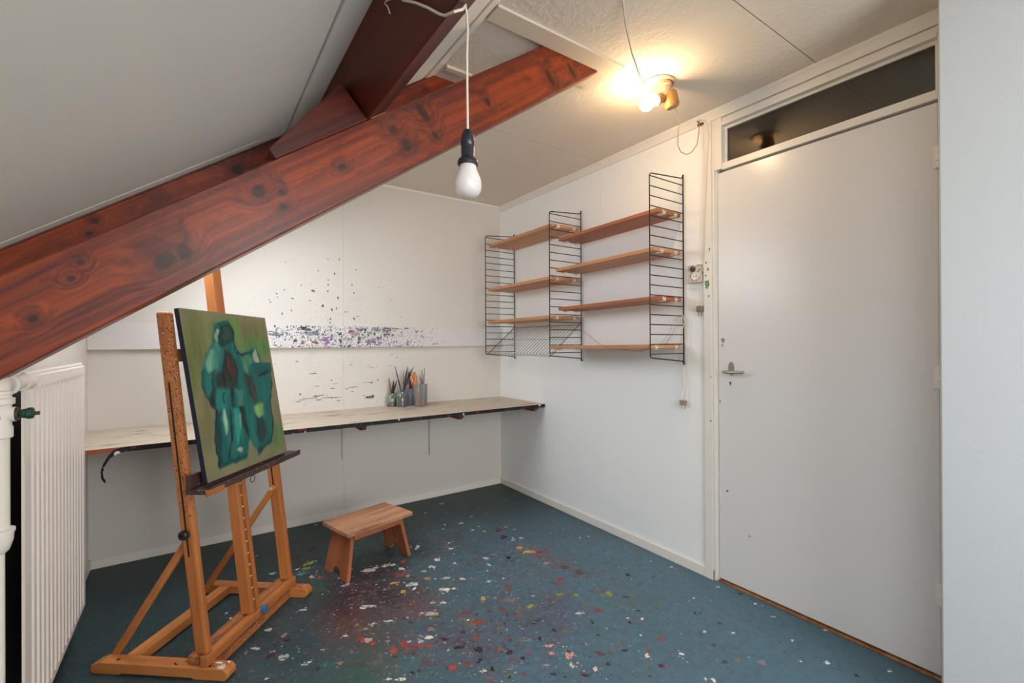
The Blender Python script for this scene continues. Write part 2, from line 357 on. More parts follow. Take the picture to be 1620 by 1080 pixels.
# ------------------------------------------------------------------ mesh helpers
class G:
    def __init__(s): s.v = []; s.f = []
    def add(s, v, f):
        o = len(s.v); s.v += [tuple(x) for x in v]; s.f += [[i + o for i in q] for q in f]; return s
    def box(s, a, b):
        (x0, y0, z0), (x1, y1, z1) = [min(p, q) for p, q in zip(a, b)], [max(p, q) for p, q in zip(a, b)]
        return s.hexa([(x0, y0, z0), (x1, y0, z0), (x1, y1, z0), (x0, y1, z0), (x0, y0, z1), (x1, y0, z1), (x1, y1, z1), (x0, y1, z1)])
    def hexa(s, p): return s.add(p, [(0, 3, 2, 1), (4, 5, 6, 7), (0, 1, 5, 4), (1, 2, 6, 5), (2, 3, 7, 6), (3, 0, 4, 7)])
    def prism(s, poly, d):
        """polygon of 3d points extruded by vector d"""
        n = len(poly); d = Vector(d); a = [Vector(p) for p in poly]
        return s.add(a + [p + d for p in a], [list(range(n))[::-1], list(range(n, 2 * n))] + [(i, (i + 1) % n, n + (i + 1) % n, n + i) for i in range(n)])
    def tube(s, pts, r, n=8, caps=True):
        pts = [Vector(p) for p in pts]; rings = []
        rr = r if isinstance(r, (list, tuple)) else [r] * len(pts)
        t0 = (pts[1] - pts[0]).normalized(); nv = t0.orthogonal().normalized()
        for i, p in enumerate(pts):
            t = (pts[min(i + 1, len(pts) - 1)] - pts[max(i - 1, 0)]).normalized()
            nv = (nv - t * nv.dot(t)).normalized(); b = t.cross(nv)
            rings.append([p + (nv * math.cos(2 * math.pi * j / n) + b * math.sin(2 * math.pi * j / n)) * rr[i] for j in range(n)])
        v = [q for r_ in rings for q in r_]
        f = [(i * n + j, i * n + (j + 1) % n, (i + 1) * n + (j + 1) % n, (i + 1) * n + j) for i in range(len(pts) - 1) for j in range(n)]
        if caps: f += [list(range(n))[::-1], list(range((len(pts) - 1) * n, len(pts) * n))]
        return s.add(v, f)
    def lathe(s, prof, c, axis=(0, 0, 1), n=24):
        """prof: list of (radius, height) along the axis from c"""
        ax = Vector(axis).normalized(); e = ax.orthogonal().normalized(); b = ax.cross(e); c = Vector(c)
        v = [c + ax * h + (e * math.cos(2 * math.pi * j / n) + b * math.sin(2 * math.pi * j / n)) * max(r, 1e-5) for r, h in prof for j in range(n)]
        f = [(i * n + j, i * n + (j + 1) % n, (i + 1) * n + (j + 1) % n, (i + 1) * n + j) for i in range(len(prof) - 1) for j in range(n)]
        if prof[0][0] > 1e-4: f.append(list(range(n))[::-1])
        if prof[-1][0] > 1e-4: f.append(list(range((len(prof) - 1) * n, len(prof) * n)))
        return s.add(v, f)

ROOT = {}
def link(name, g, mat, parent=None, M4=None, smooth=False, bevel=0.0, seg=2):
    """g in world space (or in the frame M4); parented objects are stored relative to their parent's location"""
    me = bpy.data.meshes.new(name)
    me.from_pydata([tuple(v) for v in g.v], [], g.f); me.update()
    o = bpy.data.objects.new(name, me); COL.objects.link(o)
    bm = bmesh.new(); bm.from_mesh(me); bmesh.ops.recalc_face_normals(bm, faces=bm.faces); bm.to_mesh(me); bm.free()
    me.materials.append(M[mat] if isinstance(mat, str) else mat)
    if smooth:
        me.polygons.foreach_set('use_smooth', [True] * len(me.polygons))
        try: me.set_sharp_from_angle(angle=math.radians(38))
        except Exception: pass
    W = Matrix(M4) if M4 is not None else Matrix.Identity(4)
    if parent is not None:
        base = ROOT.get(parent.name, Matrix.Identity(4))
        o.parent = parent; o.matrix_basis = base.inverted() @ W
    else: o.matrix_basis = W
    ROOT[o.name] = W
    if bevel:
        b = o.modifiers.new('bevel', 'BEVEL'); b.width = bevel; b.segments = seg; b.limit_method = 'ANGLE'; b.angle_limit = math.radians(40)
    return o
def thing(name, label, cat, loc=(0, 0, 0), group=None):
    o = bpy.data.objects.new(name, None); COL.objects.link(o); o.location = loc; o.empty_display_size = .05
    ROOT[o.name] = Matrix.Translation(loc)
    return tag(o, label, cat, group)
def tag(o, label, cat, group=None):
    o['label'] = label; o['category'] = cat
    if group: o['group'] = group
    return o
def struct(o): o['kind'] = 'structure'; return o
def stuff(o): o['kind'] = 'stuff'; return o

def frame(p0, p1, up):
    x = (Vector(p1) - Vector(p0)); L = x.length; x.normalize()
    z = Vector(up); z = (z - x * z.dot(x)).normalized(); y = z.cross(x)
    c = (Vector(p0) + Vector(p1)) / 2
    return Matrix(((x.x, y.x, z.x, c.x), (x.y, y.y, z.y, c.y), (x.z, y.z, z.z, c.z), (0, 0, 0, 1))), L
def plank(name, p0, p1, up, w, h, mat, parent=None, bevel=.002):
    """board between p0 and p1 (centre line), w across, h along 'up'; grain lengthwise"""
    F4, L = frame(p0, p1, up)
    return link(name, G().box((-L / 2, -w / 2, -h / 2), (L / 2, w / 2, h / 2)), mat, parent, F4, bevel=bevel)
def solid(name, pts, xdir, zdir, mat, parent=None, bevel=.003, faces=None):
    """world-space polyhedron re-expressed in a frame whose X follows the grain"""
    c = sum((Vector(p) for p in pts), Vector()) / len(pts)
    F4, _ = frame(c - Vector(xdir) / 2, c + Vector(xdir) / 2, zdir)
    inv = F4.inverted(); g = G(); q = [inv @ Vector(p) for p in pts]
    if faces is None: g.hexa(q)
    else: g.add(q, faces)
    return link(name, g, mat, parent, F4, bevel=bevel)
def profile(name, poly_xz, y0, y1, xdir, zdir, mat, parent=None, bevel=.004):
    n = len(poly_xz)
    pts = [(x, y0, z) for x, z in poly_xz] + [(x, y1, z) for x, z in poly_xz]
    f = [list(range(n))[::-1], list(range(n, 2 * n))] + [(i, (i + 1) % n, n + (i + 1) % n, n + i) for i in range(n)]
    return solid(name, pts, xdir, zdir, mat, parent, bevel, f)

# ------------------------------------------------------------------ traced data: paint marks on the floor, wall, board; the picture on the easel
FLOOR_PAINT = [(-1.086,-0.764,0.0196,0.0444,'white'),(-1.054,-0.964,0.0185,0.0166,'white'),(-1.11,-1.03,0.0179,0.0242,'white'),(-0.927,-0.881,0.0178,0.0179,'white'),(-0.904,-0.81,0.0164,0.0125,'white'),(-0.997,-1.054,0.0133,0.0098,'white'),(-0.827,-1.108,0.0186,0.0189,'pale'),(-0.853,-1.18,0.0123,0.0153,'pale'),(-1.401,-0.866,0.0402,0.024,'white'),(-1.366,-0.86,0.0244,0.0139,'white'),(-1.305,-0.863,0.0288,0.0202,'white'),(-1.281,-0.89,0.0205,0.0202,'white'),(-1.25,-0.942,0.0162,0.0234,'white'),(-1.335,-1.072,0.0228,0.0149,'yellow'),(-1.316,-1.073,0.0076,0.0085,'yellow'),(-1.273,-1.116,0.0266,0.026,'pale'),(-1.272,-1.181,0.0104,0.0219,'white'),(-1.254,-1.138,0.0152,0.0143,'white'),(-1.333,-1.168,0.0162,0.0225,'yellow'),(-1.255,-1.037,0.0141,0.0152,'yellow'),(-1.277,-1.002,0.0316,0.0162,'red'),(-1.211,-0.876,0.0151,0.0279,'red'),(-1.183,-1.12,0.0171,0.0157,'yellow'),(-1.237,-1.21,0.0133,0.0197,'olive'),(-1.1,-1.173,0.0218,0.0121,'pale'),(-1.044,-1.231,0.0232,0.0134,'white'),(-1.155,-1.268,0.0282,0.0192,'white'),(-1.115,-1.287,0.0134,0.0125,'white'),(-1.045,-1.444,0.0214,0.0139,'yellow'),(-0.939,-1.326,0.0138,0.0108,'pale'),(-1.037,-1.372,0.0162,0.0242,'green2'),(-1.504,-1.197,0.0348,0.0155,'pale'),(-1.535,-1.197,0.0138,0.0102,'white'),(-1.528,-1.34,0.0209,0.0095,'pale'),(-1.465,-1.358,0.0211,0.0095,'white'),(-1.372,-1.561,0.0236,0.0117,'white'),(-1.396,-1.532,0.0137,0.0098,'mauve'),(-1.295,-1.415,0.0324,0.0152,'cream'),(-1.327,-1.389,0.0135,0.0076,'cream'),(-1.205,-1.369,0.0183,0.0112,'pale'),(-1.252,-1.339,0.0127,0.0076,'pale'),(-1.167,-1.495,0.0284,0.0228,'brown'),(-1.152,-1.583,0.0328,0.0242,'brown'),(-1.217,-1.671,0.026,0.0153,'brown'),(-1.241,-1.61,0.0114,0.0121,'maroon'),(-1.304,-1.683,0.024,0.0192,'plum'),(-1.244,-1.741,0.0226,0.0211,'plum'),(-1.327,-1.603,0.0278,0.0125,'plum'),(-1.598,-1.42,0.0173,0.0218,'red'),(-1.577,-1.463,0.0146,0.0158,'red'),(-1.469,-1.545,0.017,0.0171,'red'),(-1.518,-1.558,0.0143,0.0168,'red'),(-1.437,-1.584,0.0361,0.0085,'red'),(-1.389,-1.606,0.0363,0.0085,'red'),(-1.383,-1.767,0.0225,0.0179,'red'),(-1.318,-1.778,0.02,0.0175,'brown'),(-1.289,-1.894,0.0109,0.0086,'red'),(-1.649,-1.355,0.0112,0.0073,'white'),(-1.512,-1.492,0.0135,0.0117,'mauve'),(-1.556,-1.406,0.0126,0.0082,'mauve'),(-1.274,-1.804,0.0149,0.013,'black'),(-1.26,-1.862,0.0112,0.013,'black'),(-1.481,-1.718,0.01,0.0058,'black'),(-1.507,-1.709,0.0122,0.0112,'dgreen'),(-1.758,-1.486,0.0136,0.0184,'green2'),(-1.78,-1.49,0.0101,0.0102,'black'),(-1.552,-1.72,0.0245,0.0076,'white'),(-1.581,-1.693,0.0164,0.0036,'white'),(-1.286,-1.852,0.0167,0.0094,'cream'),(-1.464,-1.619,0.0088,0.0076,'maroon'),(-1.528,-1.595,0.0116,0.0085,'maroon'),(-1.579,-1.517,0.0119,0.0085,'brown'),(-1.709,-1.51,0.0114,0.0082,'pink'),(-1.743,-1.392,0.0107,0.0082,'pink'),(-1.816,-1.445,0.0114,0.0051,'pale'),(-1.801,-1.435,0.0103,0.0073,'white'),(-1.019,-1.573,0.0137,0.0208,'brown'),(-1.187,-1.546,0.0092,0.0067,'white'),(-1.355,-1.421,0.0132,0.0117,'pinkd'),(-1.331,-1.51,0.0257,0.0188,'pinkd'),(-1.318,-1.525,0.0128,0.0166,'olive'),(-0.7,-0.583,0.0152,0.0134,'white'),(-1.599,-0.42,0.0213,0.0379,'dgreen'),(-0.554,-0.823,0.0215,0.0216,'maroon'),(-0.694,-0.725,0.0137,0.0139,'pale'),(-0.799,-0.545,0.008,0.013,'white'),(-1.541,-0.954,0.0226,0.0206,'mauve'),(-1.545,-0.852,0.0156,0.0133,'mauve'),(-1.66,-0.771,0.0172,0.0133,'pink'),(-1.623,-0.806,0.0203,0.0235,'brown'),(-1.547,-1.083,0.0129,0.0104,'brown'),(-0.633,-1.518,0.0285,0.0206,'crim'),(-0.721,-1.178,0.0195,0.0252,'black'),(-0.905,-1.445,0.0171,0.0189,'brown'),(-0.894,-1.397,0.0122,0.013,'crim'),(-0.723,-1.618,0.0218,0.0198,'lime'),(-0.668,-1.668,0.0167,0.0177,'lime'),(-0.533,-1.729,0.0237,0.0552,'lime'),(-0.903,-1.627,0.0207,0.015,'lime'),(-0.682,-1.765,0.0192,0.0106,'olive'),(-0.669,-1.819,0.0236,0.0141,'brown'),(-0.511,-1.874,0.0209,0.0184,'olive'),(-0.432,-1.958,0.0207,0.0164,'olive'),(-0.321,-1.684,0.0181,0.0142,'black'),(-1.02,-1.574,0.011,0.0216,'brown'),(-0.981,-1.641,0.0155,0.0158,'brown'),(-0.946,-1.528,0.0368,0.0144,'pinkd'),(-0.752,-1.789,0.0234,0.0099,'pale'),(-0.611,-1.936,0.0092,0.0078,'white'),(-0.561,-1.971,0.0122,0.0128,'cream'),(-0.752,-1.869,0.009,0.0149,'plum'),(-0.925,-1.821,0.0117,0.0184,'plum'),(-0.891,-1.848,0.0146,0.0142,'olive'),(-1.006,-1.816,0.0114,0.0178,'plum'),(-0.623,-1.966,0.0075,0.0149,'plum'),(-1.067,-1.659,0.0053,0.0158,'maroon'),(-1.116,-1.712,0.0043,0.013,'maroon'),(-1.023,-1.613,0.0047,0.014,'maroon'),(-0.798,-1.943,0.0065,0.0078,'black'),(-1.004,-1.884,0.0153,0.0184,'pink'),(-1.017,-1.925,0.0149,0.0136,'pink'),(-0.973,-1.968,0.0243,0.0276,'pink'),(-0.963,-1.954,0.0123,0.0099,'black'),(-1.004,-2.017,0.0124,0.0135,'cream'),(-0.945,-2.083,0.0129,0.0177,'cream'),(-0.735,-2.137,0.0161,0.0164,'cream'),(-0.619,-2.213,0.0121,0.0122,'white'),(-0.876,-2.026,0.0176,0.0219,'brownd'),(-0.748,-2.034,0.0112,0.0177,'olive'),(-0.607,-2.111,0.0142,0.0186,'brown'),(-0.78,-2.072,0.0164,0.0078,'plum'),(-0.736,-2.206,0.0104,0.0114,'plum'),(-1.097,-1.875,0.0149,0.01,'crim'),(-1.131,-1.881,0.0147,0.0122,'plum'),(-1.153,-1.824,0.0163,0.0144,'plum'),(-1.078,-1.959,0.0144,0.0092,'mauve'),(-1.193,-1.901,0.0292,0.0028,'mauve'),(-1.007,-2.081,0.0215,0.0113,'plum'),(-0.883,-2.095,0.0144,0.0135,'plum'),(-1.089,-2.012,0.014,0.0072,'plum'),(-1.064,-2.046,0.0076,0.0086,'black'),(-1.229,-1.936,0.0101,0.0086,'black'),(-1.177,-1.951,0.0114,0.0128,'brown'),(-0.738,-1.934,0.0029,0.0088,'pale'),(-0.527,-1.927,0.0125,0.0085,'black'),(-0.963,-1.732,0.0135,0.0072,'black'),(-1.109,-1.764,0.0113,0.0114,'brownd'),(-0.822,-1.931,0.0115,0.0163,'green2'),(-0.334,-2.079,0.0047,0.014,'black'),(-0.506,-1.224,0.0555,0.022,'crim'),(-0.568,-1.18,0.0323,0.0308,'yellow'),(-0.595,-1.106,0.0288,0.0272,'yellow'),(-0.577,-1.258,0.0216,0.0214,'brown'),(-0.584,-1.337,0.0268,0.0234,'mauve'),(-0.53,-1.434,0.0375,0.0305,'brownd'),(-0.507,-1.519,0.0312,0.0368,'brownd'),(-0.558,-0.831,0.0247,0.0211,'maroon'),(-0.494,-0.807,0.0114,0.0144,'lime'),(-0.509,-1.004,0.0151,0.0128,'white'),(-0.575,-1.004,0.0255,0.0094,'pale'),(-0.59,-0.931,0.0325,0.0302,'plum'),(-0.642,-2.358,0.0075,0.0094,'white'),(-0.069,-1.763,0.0131,0.01,'pale'),(-0.32,-2.182,0.0135,0.0081,'plum'),(-0.489,-1.807,0.0199,0.0213,'brownd'),(-0.761,-1.098,0.0139,0.0103,'pinkd'),(-0.213,-2.552,0.0093,0.0121,'white'),(-0.082,-2.699,0.0079,0.0063,'white'),(-0.203,-2.635,0.0101,0.0149,'plum'),(-0.333,-2.253,0.0084,0.0081,'white'),(-0.046,-2.195,0.0071,0.0117,'white'),(-0.045,-2.016,0.0153,0.0058,'pale'),(0.001,-2.462,0.0117,0.0073,'pale'),(-0.284,-2.431,0.0054,0.0054,'black'),(-0.286,-2.493,0.0047,0.0063,'white'),(-0.643,-2.36,0.0072,0.0081,'white'),(-0.663,-2.337,0.0078,0.0086,'pale'),(-0.229,-2.178,0.0055,0.0153,'brown'),(-0.318,-2.186,0.0066,0.0072,'plum'),(-0.022,-2.112,0.0104,0.0094,'black'),(-0.082,-2.292,0.0095,0.0067,'pale'),(-1.856,-1.201,0.017,0.0222,'pinkd'),(-1.966,-1.233,0.0223,0.011,'pale'),(-1.906,-1.294,0.012,0.01,'mauve'),(-1.912,-1.312,0.0248,0.0192,'plum'),(-2.029,-0.947,0.0079,0.013,'white'),(-2.042,-0.887,0.008,0.01,'pale'),(-1.883,-1.365,0.0088,0.0061,'white'),(-1.751,-1.056,0.032,0.0071,'pale'),(-1.822,-1.333,0.0025,0.0076,'pale'),(-1.85,-1.377,0.0025,0.0074,'pale'),(-1.755,-1.486,0.0144,0.0175,'green2'),(-1.822,-1.434,0.0087,0.0071,'white'),(-1.904,-1.128,0.0184,0.0132,'pale'),(-1.709,-0.633,0.011,0.0112,'white'),(-1.649,-0.599,0.0239,0.0345,'lime'),(-1.627,-0.587,0.0284,0.0132,'lime'),(-1.672,-0.653,0.0206,0.0182,'lime'),(-1.664,-0.76,0.0119,0.0102,'pink'),(-1.694,-0.704,0.0269,0.0132,'teal'),(-1.811,-1.308,0.0103,0.0192,'brownd'),(-1.849,-1.248,0.0229,0.0071,'black')]
WALL_PAINT = [(-1.501,1.552,0.0152,0.0076,'slate'),(-1.402,1.632,0.0099,0.0048,'maroon'),(-1.402,1.6,0.0066,0.0048,'slate'),(-1.361,1.679,0.0056,0.0087,'black'),(-1.627,1.495,0.0085,0.0055,'slate'),(-1.518,1.485,0.0076,0.0047,'slate'),(-1.438,1.454,0.0099,0.0086,'slate'),(-1.379,1.43,0.0067,0.0135,'slate'),(-1.338,1.513,0.0067,0.0117,'slate'),(-1.349,1.44,0.0045,0.0087,'slate'),(-1.287,1.418,0.0102,0.0039,'black'),(-1.243,1.609,0.0057,0.0049,'maroon'),(-1.329,1.78,0.0034,0.0117,'slate'),(-1.403,1.775,0.0066,0.0038,'grey'),(-1.688,1.393,0.0042,0.0128,'slate'),(-1.389,1.366,0.0033,0.0135,'slate'),(-1.405,1.358,0.0033,0.0096,'slate'),(-1.391,1.34,0.0044,0.0058,'black'),(-1.719,1.521,0.0052,0.0054,'slate'),(-1.716,1.498,0.0042,0.0054,'slate'),(-1.755,1.465,0.0052,0.0045,'maroon'),(-1.667,1.728,0.0042,0.0046,'grey'),(-1.23,1.553,0.0068,0.005,'slate'),(-1.23,1.372,0.0091,0.0089,'slate'),(-1.206,1.39,0.0092,0.003,'slate'),(-0.955,1.522,0.0096,0.0031,'grey'),(-0.97,1.661,0.0048,0.0041,'mauve'),(-1.054,1.604,0.0082,0.0031,'grey'),(-1.633,1.417,0.0042,0.0074,'slate'),(-1.674,1.549,0.0053,0.0037,'slate'),(-1.572,1.585,0.0043,0.0056,'grey'),(-1.467,1.69,0.0076,0.0038,'grey'),(-1.214,1.718,0.0057,0.005,'grey'),(-1.124,0.813,0.0348,0.0081,'dteal'),(-1.098,0.821,0.0117,0.0081,'dteal'),(-1.474,0.911,0.0153,0.0028,'black'),(-1.505,0.997,0.0282,0.0019,'slate'),(-1.123,0.919,0.0464,0.002,'slate'),(-1.062,0.931,0.0047,0.0102,'slate'),(-1.242,0.891,0.0341,0.0025,'slate'),(-1.281,0.88,0.0113,0.0025,'slate'),(-1.483,0.843,0.0261,0.0038,'slate'),(-1.411,0.829,0.0441,0.0029,'slate'),(-1.356,0.825,0.0334,0.0024,'slate'),(-1.566,0.826,0.0236,0.0028,'slate'),(-1.592,0.816,0.0213,0.0023,'slate'),(-1.448,0.848,0.0241,0.0029,'black'),(-1.519,0.832,0.0324,0.0028,'slate'),(-1.466,0.818,0.0197,0.0028,'slate'),(-1.6,1.081,0.0096,0.0056,'grey'),(-1.251,1.049,0.0079,0.003,'grey'),(-1.108,1.024,0.0279,0.003,'grey'),(-1.133,1.035,0.0139,0.003,'grey'),(-0.919,1.091,0.012,0.0042,'mauve'),(-0.956,1.115,0.0107,0.0042,'grey'),(-1.383,0.947,0.0111,0.0029,'brown'),(-1.374,0.889,0.0155,0.0024,'slate'),(-1.242,0.861,0.0091,0.004,'brownd'),(-1.164,0.826,0.0081,0.003,'slate'),(-1.356,0.921,0.0156,0.0019,'brown'),(-1.338,0.804,0.0179,0.0019,'slate'),(-1.729,1.068,0.0052,0.0036,'slate')]
BOARD_PAINT = [(-1.716,1.249,0.0351,0.0198,'slate2'),(-1.691,1.267,0.0104,0.0217,'slate2'),(-1.748,1.275,0.0247,0.0071,'slate2'),(-1.426,1.221,0.0371,0.0323,'violet'),(-1.54,1.286,0.0363,0.0149,'slate'),(-1.514,1.259,0.0537,0.0205,'slate2'),(-1.475,1.282,0.013,0.0113,'brownd'),(-1.47,1.24,0.0065,0.0282,'brownd'),(-1.488,1.207,0.0216,0.0131,'brown'),(-1.249,1.275,0.0428,0.0235,'mauve'),(-1.161,1.299,0.0275,0.0139,'indigo'),(-1.22,1.3,0.0294,0.0118,'violet2'),(-1.258,1.28,0.0202,0.0176,'brown'),(-1.081,1.297,0.0325,0.0161,'slate2'),(-1.009,1.282,0.0282,0.0266,'slate2'),(-1.019,1.262,0.0141,0.0224,'slate'),(-1.334,1.265,0.0133,0.0097,'black'),(-1.32,1.183,0.0223,0.0077,'plum'),(-1.33,1.212,0.0133,0.0135,'plum'),(-1.122,1.206,0.0438,0.02,'violet2'),(-1.05,1.201,0.0303,0.0203,'mauve'),(-1.211,1.177,0.0159,0.0099,'slate'),(-1.171,1.241,0.0343,0.0139,'olive2'),(-1.131,1.261,0.0276,0.012,'olive2'),(-1.287,1.231,0.0336,0.0117,'olive2'),(-0.776,1.282,0.0098,0.0096,'dteal'),(-0.734,1.251,0.0111,0.0128,'pinkr'),(-0.848,1.195,0.0121,0.021,'mauve'),(-0.935,1.216,0.0059,0.0052,'black'),(-1.617,1.217,0.0084,0.0128,'plum'),(-1.596,1.18,0.0212,0.0074,'brownd'),(-1.734,1.19,0.0082,0.0045,'black'),(-1.7,1.178,0.0187,0.0027,'slate'),(-1.05,1.241,0.0093,0.0264,'violet2'),(-0.961,1.257,0.0166,0.0093,'brown'),(-0.924,1.304,0.0286,0.0073,'brownd'),(-0.859,1.307,0.0193,0.0063,'brownd'),(-1.566,1.305,0.0362,0.0055,'black'),(-1.268,1.182,0.0135,0.0078,'slate'),(-0.658,1.169,0.0075,0.0043,'black'),(-1.72,1.296,0.0072,0.0054,'maroon'),(-1.663,1.265,0.0084,0.0036,'black'),(-1.642,1.314,0.0105,0.0027,'black'),(-1.403,1.24,0.0088,0.0114,'mauve'),(-1.426,1.188,0.0153,0.019,'mauve'),(-0.998,1.303,0.0353,0.0102,'slate'),(-1.066,1.17,0.0233,0.0071,'plum')]
